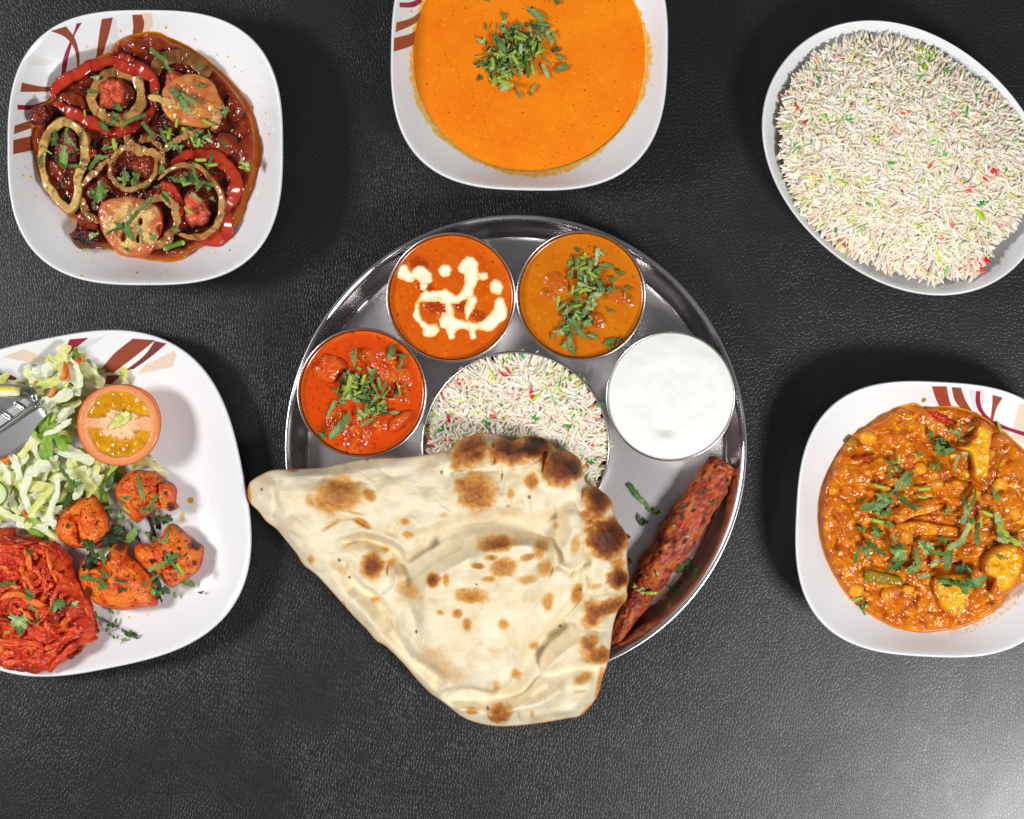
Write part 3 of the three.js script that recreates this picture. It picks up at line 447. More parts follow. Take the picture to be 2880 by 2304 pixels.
// ---------------------------------------------------------------- rice
const grainGeos = [];
{
  const make = (bend, tint, seed, fat = 1) => {
    const n = 7, m = 6, pos = [], cl = [], idx = [];
    for (let i = 0; i <= n; i++) for (let j = 0; j < m; j++) { const t = i / n, a = j / m * TAU, rr = 0.084 * fat * pow(max(0.08, 1 - pow(abs(2 * t - 1), 4.5)), 0.55) * (1 + 0.12 * n3(t * 3, seed, 1)); pos.push(t - 0.5, sin(a) * rr * 0.9 + bend * 0.4 * (0.25 - pow(t - 0.5, 2)), cos(a) * rr + bend * (0.25 - pow(t - 0.5, 2)) * 1.4); const k = tint ? ss(tint[1], tint[2], t + 0.15 * n3(t * 5, seed, 7)) : 0; const c = tint ? mixc(C(238, 232, 208), tint[0], k) : [1, 1, 1]; cl.push(...c); }
    for (let i = 0; i < n; i++) for (let j = 0; j < m; j++) { const k = (j + 1) % m, A = i * m + j, B = i * m + k, D = A + m, E = B + m; idx.push(A, D, B, B, D, E); }
    for (let j = 1; j < m - 1; j++) { idx.push(0, j, j + 1); const s = n * m; idx.push(s, s + j + 1, s + j); }
    return build(pos, idx, cl);
  };
  grainGeos.push(make(0.02, null, 1), make(0.22, null, 2), make(-0.16, null, 3), make(0.4, null, 4, 0.9));
  for (const [c, a, b] of [[C(216, 34, 26), -0.3, 0.4], [C(232, 74, 56), 0.1, 0.9], [C(240, 170, 158), -0.3, 0.7], [C(30, 164, 50), -0.1, 0.6], [C(84, 200, 50), 0.1, 0.8], [C(168, 208, 40), -0.4, 0.5], [C(214, 216, 90), -0.3, 0.5], [C(236, 196, 184), -0.6, 0.3], [C(244, 240, 222), -1, -0.5]]) grainGeos.push(make(0.1, [c, a, b], 11), make(-0.2, [c, a, b], 12));
}
const riceM = std({ color: 0xffffff, vertexColors: true, roughness: 0.4, ior: 1.42, side: THREE.DoubleSide });
function rice(label, at, hostTop, cu, cv, R, href, count, seed, o) {
  const r = rngOf(seed), g = thing('pilau_rice', label, 'rice', at);
  part('rice_bed', polar(cu, cv, R, 40, 150, href, (u, v, q) => hostTop(u, v, q) + 0.0002, (u, v) => mixc(C(232, 222, 198), C(222, 204, 178), clamp(0.5 + n3(u * 0.1, v * 0.1, seed))), o.under), moist, g);
  const place = () => { let t = r() * TAU, q = sqrt(r()); const rr = R(t); return [cu + cos(t) * rr * q, cv + sin(t) * rr * q, q, t]; };
  const M = new THREE.Matrix4(), Q = new THREE.Quaternion(), E = new THREE.Euler(), V = new THREE.Vector3(), Sc = new THREE.Vector3();
  const one = (layer) => { let p; for (let k = 0; k < 40; k++) { p = place(); if (!o.skip || !o.skip(p[0], p[1])) break; } const [u, v, q, t] = p; const y = hostTop(u, v, q) + layer, w = P(u, v, y), L = (o.len || 36) * (0.72 + 0.5 * r()) * S; const yaw = q > 0.93 ? -t + (r() - 0.5) * 1.6 : r() * TAU; E.set(r() * TAU, yaw, (r() - 0.5) * (r() < 0.2 ? 1.3 : 0.6), 'YZX'); V.set(w[0] - at[0], y - at[1], w[2] - at[2]); Q.setFromEuler(E); const fat = 0.9 + 0.35 * r(); Sc.set(L, L * fat, L * fat); };
  const per = grainGeos.slice(0, 4).map(() => []), white = [C(238, 232, 216), C(234, 226, 204), C(242, 240, 230), C(236, 220, 206), C(232, 226, 198)];
  for (let i = 0; i < count; i++) { one(-0.0004 + 0.0017 * i / count + 0.0007 * r()); M.compose(V, Q, Sc); const k = floor(r() * 3.4); const tq = r(), wc = mixc(white[floor(r() * 5)], C(236, 222, 190), r() * 0.3); per[k].push([M.clone(), tq < 0.06 ? mixc(wc, C(240, 178, 164), 0.3 + 0.5 * r()) : tq < 0.14 ? mixc(wc, C(212, 222, 110), 0.25 + 0.5 * r()) : wc]); }
  per.forEach((L, k) => { const m = new THREE.InstancedMesh(grainGeos[k], riceM, L.length); m.name = 'rice_grains'; m.userData.kind = 'stuff'; L.forEach(([a, c], i) => { m.setMatrixAt(i, a); m.setColorAt(i, col(c)); }); m.castShadow = m.receiveShadow = true; g.add(m); });
  const tints = [0, 1, 1, 2, 2, 2, 4, 4, 4, 3, 3, 5, 5, 5, 5, 6, 6, 6, 7, 7];
  const single = (kind) => { const m = new THREE.Mesh(grainGeos[4 + kind * 2 + (r() < 0.5 ? 0 : 1)], riceM); m.name = 'rice_grain'; m.position.copy(V); m.quaternion.copy(Q); m.scale.copy(Sc); m.castShadow = m.receiveShadow = true; g.add(m); };
  const nTint = o.tinted, patches = o.patches || [];
  for (let i = 0; i < nTint; i++) { one(0.0009 + 0.0011 * r()); single(tints[floor(r() * tints.length)]); }
  for (const [u, v, n, kind, sp, yaw] of patches) for (let i = 0; i < n; i++) { one(0.0014 + 0.001 * r()); const a = u + (r() - 0.5) * sp * 2, b = v + (r() - 0.5) * sp * 2, y = hostTop(a, b, 0.5) + 0.0016 + 0.0012 * r(), w = P(a, b, y); V.set(w[0] - at[0], y - at[1], w[2] - at[2]); E.set(0, -(yaw + (r() - 0.5) * 0.9), (r() - 0.5) * 0.4, 'YZX'); Q.setFromEuler(E); single(kind); }
  const rest = 296 - nTint - patches.reduce((s, p) => s + p[2], 0); for (let i = 0; i < rest; i++) { one(0.0014 + 0.0016 * r()); single(8); }
}
{
  const z = ZM(2100, 20, 2.054), pts = z([[160, 620], [195, 500], [250, 400], [330, 310], [420, 230], [560, 160], [700, 140], [860, 155], [960, 185], [1060, 225], [1160, 285], [1290, 375], [1400, 440], [1500, 530], [1590, 630], [1680, 770], [1720, 920], [1690, 1060], [1610, 1200], [1550, 1300], [1450, 1390], [1400, 1490], [1300, 1570], [1100, 1600], [950, 1575], [820, 1550], [700, 1495], [600, 1445], [490, 1380], [390, 1290], [300, 1200], [250, 1080], [205, 950], [175, 800]]);
  const [cu, cv] = [2550, 450], R = outline(pts, cu, cv);
  const top = (u, v, q) => { const e = B3.hUV(u, v, 0.038) + 0.002; return max(e, lerp(0.047, 0.030, pow(q, 3))) + 0.0016 * fbm(u * 0.012, v * 0.012, 3, 4) * (1 - pow(q, 6)); };
  const topUV = (u, v, q) => { const t = atan2(v - cv, u - cu); return top(u, v, min(1, hypot(u - cu, v - cv) / R(t))); };
  rice('mound of white rice flecked with red and green grains in the oval dish', [B3.cx, 0.02, B3.cz], topUV, cu, cv, (t) => R(t) * (0.945 + 0.025 * n3(cos(t) * 9, sin(t) * 9, 3)), 0.040, 7800, 21,
    { tinted: 205, len: 45, patches: z([[990, 270, 7, 5, 40, -0.3], [1040, 330, 5, 5, 30, -1], [985, 385, 3, 4, 16, 0.9], [1290, 1490, 16, 1, 55, -0.7], [1355, 1440, 4, 0, 22, 0.9], [1355, 1130, 3, 3, 22, -1], [1345, 1180, 3, 5, 20, 1.2], [580, 640, 4, 3, 30, -0.6], [275, 580, 2, 0, 14, 1.3], [1135, 820, 2, 4, 8, 1.1], [1140, 1500, 2, 4, 12, 1], [295, 790, 2, 3, 14, -0.8], [1390, 950, 4, 0, 28, 0.6], [1260, 1060, 3, 1, 18, 0.2]]).map(([a, b, n, k, s, w]) => [a, b, n, k, s / 2.054, w]) });
}
{
  const [cu, cv] = UV(K5.cx, K5.cz, 0.038), Rr = 256;
  const top = (u, v) => { const q = min(1, hypot(u - cu, v - cv) / Rr); return lerp(0.0392, 0.0335, pow(q, 4)) + 0.0016 * fbm(u * 0.014, v * 0.014, 3, 9); };
  rice('white rice flecked with red and green grains in the wide steel bowl', [K5.cx, 0.02, K5.cz], top, cu, cv, () => Rr * 0.975, 0.036, 3700, 22,
    { tinted: 130, len: 46, under: (u, v, q) => 0.03 - 0.002 * (1 - q), patches: ZM(1180, 960, 3.85)([[950, 370, 6, 0, 34, 0.5], [780, 740, 3, 1, 22, 1.4], [1215, 560, 2, 0, 10, 1], [440, 460, 2, 0, 12, 0.9], [330, 1075, 2, 0, 6, -0.15], [120, 1090, 3, 0, 24, 1], [1450, 600, 2, 4, 16, 1], [1240, 815, 3, 3, 20, 0.3], [1490, 445, 2, 4, 12, 1.2], [200, 960, 3, 3, 20, -0.3], [1700, 440, 2, 6, 20, -0.4], [1420, 280, 2, 6, 20, 0.9], [1920, 700, 3, 3, 20, -0.2], [2000, 1140, 2, 4, 10, -0.3], [1820, 1290, 3, 3, 20, 0.4]]).map(([a, b, n, k, s, w]) => [a, b, n, k, s / 3.85, w]) });
}

// ---------------------------------------------------------------- flatbread
{
  const z = ZM(660, 1180, 1.891), f = 1 / 1.891;
  const pts = z([[55, 400], [62, 345], [105, 310], [180, 274], [280, 265], [370, 262], [470, 255], [560, 235], [650, 215], [760, 205], [900, 200], [1000, 188], [1100, 170], [1160, 152], [1190, 115], [1260, 82], [1340, 68], [1420, 88], [1480, 113], [1530, 90], [1600, 86], [1668, 112], [1715, 158], [1785, 172], [1835, 215], [1853, 275], [1865, 325], [1940, 370], [2000, 430], [2015, 495], [2035, 540], [2072, 590], [2092, 640], [2088, 710], [2090, 780], [2100, 840], [2090, 900], [2088, 960], [2045, 1015], [2015, 1110], [2003, 1200], [1988, 1290], [1970, 1345], [1955, 1400], [1935, 1480], [1890, 1550], [1845, 1592], [1760, 1610], [1680, 1625], [1580, 1640], [1470, 1650], [1380, 1650], [1280, 1630], [1200, 1595], [1120, 1530], [1030, 1462], [960, 1385], [890, 1300], [800, 1210], [750, 1180], [700, 1120], [640, 1060], [560, 970], [480, 880], [420, 820], [360, 775], [325, 720], [260, 640], [205, 580], [160, 550], [110, 490], [68, 450]]);
  const [cu, cv] = z([[1290, 860]])[0], R = outline(pts, cu, cv);
  // [x, y, rx, ry, turn, height mm] puffed blisters
  const bl = z([[600, 425, 215, 165, 0.3, 5], [140, 380, 90, 90, 0, 2], [1285, 165, 130, 90, -0.25, 8], [1500, 165, 130, 84, -0.12, 8.5], [1745, 262, 110, 104, 0.2, 10], [1930, 440, 88, 96, 0.6, 8], [1978, 630, 116, 108, 0.2, 10], [2042, 845, 66, 56, 0, 7], [1965, 1015, 125, 95, -0.3, 6], [1925, 1215, 110, 95, 0.2, 5.5], [1290, 378, 126, 114, 0, 5], [1480, 340, 75, 85, 0, 3], [1580, 325, 60, 70, 0, 2.5], [1600, 430, 120, 90, 0.4, 3], [1410, 1560, 70, 66, 0, 6], [1250, 1555, 80, 60, 0.2, 2.5], [1590, 1560, 90, 60, -0.5, 3], [1790, 1470, 150, 130, -0.6, 5], [1750, 1250, 130, 100, -0.6, 4], [930, 560, 80, 60, 0, 2], [1110, 500, 70, 50, 0.3, 2], [690, 1060, 110, 90, 0.7, 3.5], [900, 1250, 90, 160, -0.5, 3], [1060, 1430, 120, 90, 0.6, 3], [730, 760, 90, 90, 0.2, 2], [1775, 625, 78, 160, 0.2, 6], [1880, 830, 90, 90, 0, 2.5], [1800, 900, 60, 130, 0.4, 3], [480, 680, 130, 80, 0.4, 2], [330, 600, 110, 80, 0.6, 2], [700, 560, 60, 44, 0.4, 2.5], [735, 390, 40, 60, -0.4, 1.6]]).map(a => [a[0], a[1], a[2] * f, a[3] * f, a[4], a[5] / 1000]);
  const val = [[[[590, 650], [700, 640], [830, 680], [885, 760]], 30, 6.0], [[[900, 740], [1010, 660], [1200, 580], [1400, 545], [1560, 540], [1690, 575]], 76, 7.0], [[[590, 780], [640, 880], [730, 950], [800, 1040], [850, 1160], [930, 1270], [1080, 1380]], 40, 5.4], [[[800, 700], [830, 860], [860, 900]], 30, 2.5], [[[1760, 1130], [1660, 1200], [1590, 1290], [1550, 1380], [1480, 1460], [1380, 1505], [1250, 1480], [1150, 1490]], 54, 7.0], [[[1540, 1400], [1640, 1360], [1760, 1330], [1960, 1320]], 44, 6.0], [[[1560, 1480], [1660, 1440], [1740, 1370]], 40, 3], [[[1700, 640], [1725, 760], [1790, 800], [1870, 760]], 22, 3], [[[1850, 900], [1800, 990], [1720, 1080], [1680, 1140]], 30, 3.5], [[[1690, 430], [1700, 520], [1690, 600]], 30, 3], [[[1420, 260], [1425, 380]], 14, 1.6], [[[1540, 400], [1560, 470]], 16, 1.5], [[[1170, 285], [1260, 262], [1420, 262], [1540, 240], [1620, 200]], 13, 1.8], [[[215, 330], [225, 480], [205, 520]], 15, 2], [[[480, 580], [560, 520], [640, 515], [720, 565]], 9, 1.5], [[[1850, 740], [1860, 840], [1900, 930]], 22, 2.5], [[[1240, 240], [1190, 330], [1190, 420]], 18, 1.2], [[[880, 540], [840, 600]], 22, 2], [[[1370, 130], [1380, 220]], 16, 2.2], [[[1650, 170], [1640, 260]], 14, 2.5], [[[1850, 330], [1850, 420], [1880, 520]], 16, 2.2], [[[1870, 520], [2010, 540]], 14, 2], [[[1980, 770], [2090, 770]], 16, 1.5]].map(([L, w, d]) => [z(L), w * f, d / 1000]);
  const flap = z([[845, 900], [935, 885], [1060, 770], [1200, 685], [1330, 620], [1480, 594], [1600, 606], [1703, 636]]);   // the raised edge of the fold
  const flapR = z([[1703, 636], [1700, 740], [1660, 860]]), crease = z([[885, 905], [980, 935], [1070, 935], [1190, 898], [1340, 893], [1520, 915]]);
  const lip = z([[850, 890], [868, 780], [925, 700], [1000, 650]]);
  const rdg = [[[[920, 660], [1050, 575], [1250, 510], [1450, 480], [1620, 500]], 44, 3.2], [[[570, 630], [700, 585], [840, 620], [900, 680]], 26, 3.4], [[[640, 820], [700, 880], [790, 930]], 24, 2.4], [[[1140, 1545], [1300, 1530], [1480, 1540], [1620, 1500], [1720, 1430]], 30, 3], [[[1560, 1290], [1600, 1210], [1690, 1160]], 26, 1.6], [[[960, 1400], [1080, 1490], [1180, 1570]], 30, 2.4]].map(([L, w, d]) => [z(L), w * f, d / 1000]);
  const [bu, bv] = [1451, 1253];
  const base = (u, v) => { const d = hypot(u - bu, v - bv) - 262, far = hypot(u - 1451, v - 1260) - 640; return lerp(0.0495, 0.031, ss(0, 260, d)) - 0.010 * ss(0, 170, far) + 0.004 * exp(-pow((hypot(u - 1451, v - 1258) - 640) / 60, 2)); };
  const gauss = (u, v, [x, y, rx, ry, a, h]) => { const dx = u - x, dy = v - y, X = (dx * cos(a) + dy * sin(a)) / rx, Y = (-dx * sin(a) + dy * cos(a)) / ry, q = X * X + Y * Y; return q > 4 ? 0 : h * (q < 1 ? 1 - 0.5 * q * q : 0.5 * pow(max(0, 1 - (q - 1) / 3), 2)); };
  const relief = (u, v) => {
    let h = 0; for (const b of bl) { const g = gauss(u, v, b); h = max(h, g) + 0.25 * min(h, g); }
    for (const [L, w, d] of val) { const [e] = lineD(u, v, L); if (e < w * 2.6) { const q2 = (e / w) * (e / w); h -= (w > 10 ? 1.25 : 1) * d * (w > 26 ? exp(-q2 * q2) : exp(-q2 * 0.9)); } }
    // fold: a step along its edge, high on the lower side, sinking away from it
    const e = lineD(u, v, flap), inside = inPoly(foldPoly, u, v); const tt = e[0] * 1.891;
    if (inside) h += 0.0098 * ss(-2, 62, tt) ** 0.6 * (1 - 0.3 * ss(60, 420, tt)) * ss(0, 60, lineD(u, v, flapR)[0] * 1.891 + 4) * ss(0, 200, lineD(u, v, foldRest)[0] * 1.891);
    h -= 0.0014 * exp(-tt / 60);
    const c = lineD(u, v, crease)[0] * 1.891; h -= 0.0012 * exp(-pow(c / 20, 2)) * ss(-0.3, 0.3, n3(u * 0.02, v * 0.02, 44) + 0.1);
    const l = lineD(u, v, lip)[0] * 1.891; h += 0.006 * exp(-pow(l / 36, 2)); for (const [L, w, d] of rdg) { const e2 = lineD(u, v, L)[0]; if (e2 < w * 2.6) h += d * exp(-(e2 / w) * (e2 / w)); }
    const calm = 1 - 0.75 * ss(260, 120, hypot(u - 1400, v - 1800)); h += calm * 0.0040 * (sqrt(pow(n3(u * 0.013, v * 0.013, 33), 2) + 0.006) - 0.08);
    return h + 0.0030 * fbm(u * 0.011, v * 0.011, 2, 3) + 0.0006 * fbm(u * 0.04, v * 0.04, 3, 7) + 0.00018 * fbm(u * 0.16, v * 0.16, 2, 5);
  };
  const foldRest = z([[845, 900], [850, 1000], [870, 1130], [940, 1270], [1080, 1390], [1250, 1470], [1440, 1460], [1540, 1340], [1600, 1220], [1700, 1100], [1690, 900]]);
  const foldPoly = [...z([[845, 900], [935, 885], [1060, 770], [1200, 685], [1330, 620], [1480, 594], [1600, 606], [1703, 636], [1700, 740], [1680, 900], [1700, 1100], [1600, 1220], [1540, 1340], [1440, 1460], [1250, 1470], [1080, 1390], [940, 1270], [870, 1130], [850, 1000]])];
  const spots = z([ // x y rx ry turn strength
    [555, 400, 122, 92, -0.2, 0.62], [410, 420, 22, 34, 0, 0.3], [725, 395, 30, 42, -0.7, 0.55], [690, 545, 50, 20, 0.5, 0.5], [640, 490, 60, 8, 0.2, 0.3], [520, 560, 50, 9, -0.5, 0.35], [1262, 160, 100, 74, -0.35, 0.9], [1180, 250, 34, 20, 0.1, 0.5], [1470, 165, 110, 66, -0.05, 0.95], [1600, 145, 84, 66, -0.2, 1.1], [1620, 105, 50, 24, 0.05, 1.5], [1725, 255, 92, 88, 0.3, 0.98], [1800, 250, 50, 70, 0.1, 0.95], [1930, 425, 70, 84, 0.5, 1.0], [1860, 500, 26, 30, 0, 0.6], [1978, 625, 112, 100, 0.25, 1.18], [2030, 760, 40, 26, 0.1, 0.55], [2042, 848, 62, 46, 0, 1.2], [1925, 880, 26, 18, 0, 0.3], [1905, 1030, 50, 76, 0.1, 0.78], [2000, 990, 100, 44, -0.25, 0.82], [1880, 1180, 46, 42, 0.5, 0.72], [1930, 1245, 84, 50, 0.15, 0.75],
    [1288, 378, 96, 92, 0.3, 0.72], [1205, 330, 24, 16, 0, 0.4], [1578, 322, 34, 40, 0.2, 0.62], [1468, 385, 20, 26, 0, 0.42], [1455, 450, 12, 10, 0, 0.3], [736, 775, 54, 62, 0.1, 0.95], [410, 745, 22, 24, 0, 0.36], [1062, 842, 34, 36, 0.2, 0.95], [1130, 840, 18, 34, 0, 0.42], [1400, 650, 90, 36, -0.1, 0.72], [1370, 715, 36, 18, 0.1, 0.62], [1300, 760, 34, 18, 0.1, 0.66], [1430, 770, 70, 50, -0.2, 0.6], [1560, 715, 40, 18, -0.3, 0.55], [1620, 680, 34, 50, 0.3, 0.45], [1650, 770, 40, 50, 0.2, 0.42], [1355, 830, 40, 16, 0, 0.5], [1555, 835, 54, 26, 0, 0.34], [1265, 925, 84, 38, 0.05, 0.6], [1188, 1020, 24, 24, 0, 0.62], [1240, 1080, 24, 32, -0.2, 0.62], [1100, 1012, 20, 14, 0.4, 0.45], [1432, 1078, 30, 26, 0, 0.45], [1590, 1198, 26, 26, 0, 0.42], [1495, 1348, 26, 34, -0.6, 0.42], [1820, 920, 30, 54, 0.15, 0.6], [1665, 965, 26, 48, 0.2, 0.5], [1805, 650, 26, 50, 0.25, 0.36], [1710, 560, 16, 16, 0, 0.25], [1412, 1570, 56, 58, 0, 0.72], [1260, 1555, 32, 22, 0, 0.45], [1582, 1570, 14, 26, 0, 0.32], [1850, 1375, 60, 24, -0.4, 0.4], [1840, 1440, 34, 10, 0, 0.25], [915, 535, 24, 18, 0, 0.42], [930, 605, 32, 20, 0, 0.42], [1120, 500, 26, 16, 0, 0.25], [745, 960, 26, 18, 0, 0.38], [830, 765, 20, 30, 0, 0.32], [800, 690, 26, 16, 0, 0.34], [575, 985, 16, 18, 0, 0.25], [930, 900, 60, 40, 0.3, 0.3], [310, 270, 34, 10, 0, 0.4], [62, 400, 12, 60, 0, 0.5], [1390, 1410, 20, 40, 0, 0.28], [1945, 1420, 20, 120, 0.1, 0.45], [1885, 1560, 60, 16, -0.8, 0.6], [1060, 1260, 120, 60, 0.4, 0.14], [1150, 1340, 100, 50, 0.4, 0.14], [560, 790, 60, 20, 0.6, 0.16]]).map(a => [a[0], a[1], a[2] * f, a[3] * f, a[4], a[5]]);
  const cream = C(223, 206, 167), cream2 = C(237, 226, 199), tan = C(208, 154, 76), brn = C(160, 90, 36), dkb = C(96, 45, 22), blk = C(46, 24, 18);
  const chars = z([[705, 212], [1106, 276], [140, 372], [1566, 405], [610, 840], [970, 1120], [1732, 1100], [1345, 1542], [1838, 898], [560, 745]]);
  const colr = (u, v, q) => {
    let b = 0; for (const [x, y, rx, ry, a, s] of spots) { const dx = u - x, dy = v - y; if (abs(dx) > 110 || abs(dy) > 110) continue; const w = 1.06 + 0.55 * fbm(u * 0.035, v * 0.035, 4, 17), X = (dx * cos(a) + dy * sin(a)) / rx / w, Y = (-dx * sin(a) + dy * cos(a)) / ry / w, e = X * X + Y * Y; if (e < 3) { const g = s * (1 - ss(-0.25, 1.75, e)) * 1.12; b = max(b, g) + 0.35 * min(b, g); } }
    b += b > 0.03 ? 0.32 * fbm(u * 0.09, v * 0.09, 3, 5) * min(1, b * 2) + 0.24 * n3(u * 0.42, v * 0.42, 3) * min(0.8, b) : 0;
    let c = mixc(cream, cream2, clamp(0.5 + 1.1 * fbm(u * 0.014, v * 0.014, 3, 13)));
    c = mixc(c, C(200, 164, 104), 0.65 * clamp(1.6 * fbm(u * 0.02, v * 0.02, 4, 19)));
    c = b < 0.35 ? mixc(c, tan, clamp(b / 0.35)) : b < 0.75 ? mixc(tan, brn, clamp((b - 0.35) / 0.4)) : b < 1.1 ? mixc(brn, dkb, (b - 0.75) / 0.35) : mixc(dkb, blk, clamp((b - 1.1) / 0.4));
    for (const [x, y] of chars) { const d = hypot(u - x, (v - y) * 0.8); if (d < 9) c = mixc(c, C(60, 62, 60), 0.85 * ss(6, 2.5, d + 2 * n3(u * 0.4, v * 0.4, 2))); }
    return mixc(c, C(196, 120, 60), 0.75 * ss(0.985, 1, q));
  };
  const top = (u, v, q, t, r) => { const e = (1 - q) * (r || 1), m = sqrt(max(0, 1 - pow(1 - min(1, e / 46), 2))); return max(base(u, v) + 0.0062, base(u, v) + 0.0045 + m * 0.0062 + (1.6 * relief(u, v) + 0.0075 * ss(10, 130, e)) * ss(-4, 40, e)); };
  const bot = (u, v, q, t, r) => { const e = (1 - q) * (r || 1), m = sqrt(max(0, 1 - pow(1 - min(1, e / 30), 2))); return base(u, v) + 0.0045 - m * 0.0042 + 0.0006 * fbm(u * 0.02, v * 0.02, 2, 4); };
  const geo = polar(cu, cv, (t) => R(t) * (1 + 0.004 * fbm(cos(t) * 24, sin(t) * 24, 3, 5)), 230, 1000, 0.044, top, colr, bot);
  solo('naan_bread', geo, std({ vertexColors: true, roughness: 0.62, ior: 1.4 }), P(1400, 1640, 0.03), 'large teardrop naan bread with charred blisters, lying across the platter edge', 'bread');
}

// ---------------------------------------------------------------- seekh kebab and coriander on the platter
const floorY = 0.0033;
{
  const z = ZM(1640, 1240, 2.464), path = z([[978, 150], [940, 215], [850, 370], [730, 545], [610, 735], [500, 890], [425, 1010], [375, 1105], [300, 1230], [245, 1340], [205, 1440]]), w = [104, 114, 122, 128, 124, 120, 104, 88, 70, 58, 44];
  const raw = path.map(([u, v], i) => { const rr = w[i] / 2.464 * S * 0.95, y = floorY + rr + (i > 8 ? 0.004 : 0); return new THREE.Vector3(...P(u, v, y)); }), cu = new THREE.CatmullRomCurve3(raw, false, 'centripetal');
  const n = 190, m = 64, pos = [], cl = [], idx = [], up = new THREE.Vector3(0, 1, 0), tw = new THREE.Vector3(), nn = new THREE.Vector3();
  const k1 = C(160, 64, 36), k2 = C(194, 102, 38), k3 = C(122, 44, 34), k4 = C(58, 34, 22), k5 = C(196, 30, 14);
  for (let i = 0; i <= n; i++) { const t = i / n, p = cu.getPoint(t), tg = cu.getTangent(t); tw.crossVectors(tg, up).normalize(); nn.crossVectors(tw, tg).normalize(); const fi = t * (w.length - 1), i0 = min(w.length - 2, floor(fi)), R0 = lerp(w[i0], w[i0 + 1], fi - i0) / 2.464 * S * 0.96 * sqrt(max(0.002, 1 - pow(max(0, 1 - t / 0.018), 3))) * sqrt(max(0.01, 1 - pow(max(0, (t - 0.97) / 0.03), 2)));
    for (let j = 0; j < m; j++) { const a = j / m * TAU, A = cos(a) * 1.4, B = sin(a) * 1.4; const X = t * 19, wx = X + 0.5 * n3(X * 0.6, A, 40), d = 1 + 0.20 * n3(X * 0.5 + A * 0.7, B * 0.7, 2) + 0.12 * n3(wx * 0.9, A * 1.5, B * 1.5) + 0.09 * n3(wx * 1.9, A * 3, B * 3 + 9) + 0.07 * n3(wx * 4, A * 5, B * 5 + 12), R = R0 * d; pos.push(p.x + tw.x * cos(a) * R + nn.x * sin(a) * R, p.y + nn.y * sin(a) * R * 0.95, p.z + tw.z * cos(a) * R + nn.z * sin(a) * R);
      let c = mixc(k1, k2, ss(-0.1, 0.35, n3(X * 1.4, A * 2, B * 2 + 21))); c = mixc(c, k3, ss(0, 0.4, n3(X * 0.7, A, B + 31))); c = mixc(c, k2, ss(0.15, 0.4, n3(X * 4, A * 6, B * 6 + 3)) * 0.8); c = mixc(c, k4, ss(0.28, 0.42, n3(X * 2, A * 3, B * 3 + 44))); c = mixc(c, k5, ss(0.44, 0.5, n3(X * 2, A * 3, B * 3 + 54))); cl.push(...c); } }
  for (let i = 0; i < n; i++) for (let j = 0; j < m; j++) { const k = (j + 1) % m, A = i * m + j, B = i * m + k, D = A + m, E = B + m; idx.push(A, D, B, B, D, E); }
  for (let j = 1; j < m - 1; j++) { idx.push(0, j, j + 1); const s = n * m; idx.push(s, s + j + 1, s + j); }
  solo('seekh_kebab', build(pos, idx, cl), std({ vertexColors: true, roughness: 0.5, ior: 1.4 }), [P(1890, 1520, 0)[0], floorY, P(1890, 1520, 0)[2]], 'long red-brown minced meat kebab lying on the right of the platter', 'kebab');
  garnish('wilted coriander sprigs on bare steel between flatbread and kebab', P(1810, 1430, floorY), () => floorY, z([[370, 370, 80, 52, 9, 1, 0.002], [450, 460, 50, 60, 10, 1, 0.002], [500, 490, 44, 20, 3, 1, 0.002], [410, 565, 50, 170, 2, 3], [385, 535, 26, 100, 8, 3], [300, 665, 34, 50, 4, 3], [325, 830, 20, 60, 7, 3]]), [], 14);
  garnish('coriander sprigs on the platter at the lower right of the kebab', P(1880, 1640, floorY), () => floorY, z([[670, 880, 60, 140, 3, 1, 0.003], [730, 860, 52, 100, 2, 1, 0.003], [720, 930, 44, 20, 5, 1], [640, 1020, 56, 130, 4, 1, 0.002], [690, 985, 44, 40, 1, 1, 0.002], [610, 1070, 44, 80, 2, 3], [560, 990, 34, 60, 3, 3], [500, 1055, 60, 0, 13, 3, 0.003]]), [], 15);
  garnish('few light green coriander bits stuck on the kebab', P(1880, 1480, 0.03), (u, v) => { const [d] = lineD(u, v, path); return floorY + 0.026 * sqrt(max(0, 1 - pow(d / 52, 2))); }, z([[800, 560, 34, 60, 3, 2], [835, 575, 30, 90, 1, 2], [725, 662, 24, 0, 2, 2], [765, 692, 18, 90, 7, 4], [515, 915, 22, 60, 3, 2], [365, 1015, 30, 60, 2, 2], [400, 1040, 36, 0, 4, 2], [470, 1055, 40, 0, 9, 4], [630, 590, 16, 20, 2, 2], [560, 560, 40, -30, 13, 4], [700, 445, 26, 30, 3, 3], [880, 430, 30, 0, 2, 3]]), [], 16);
}
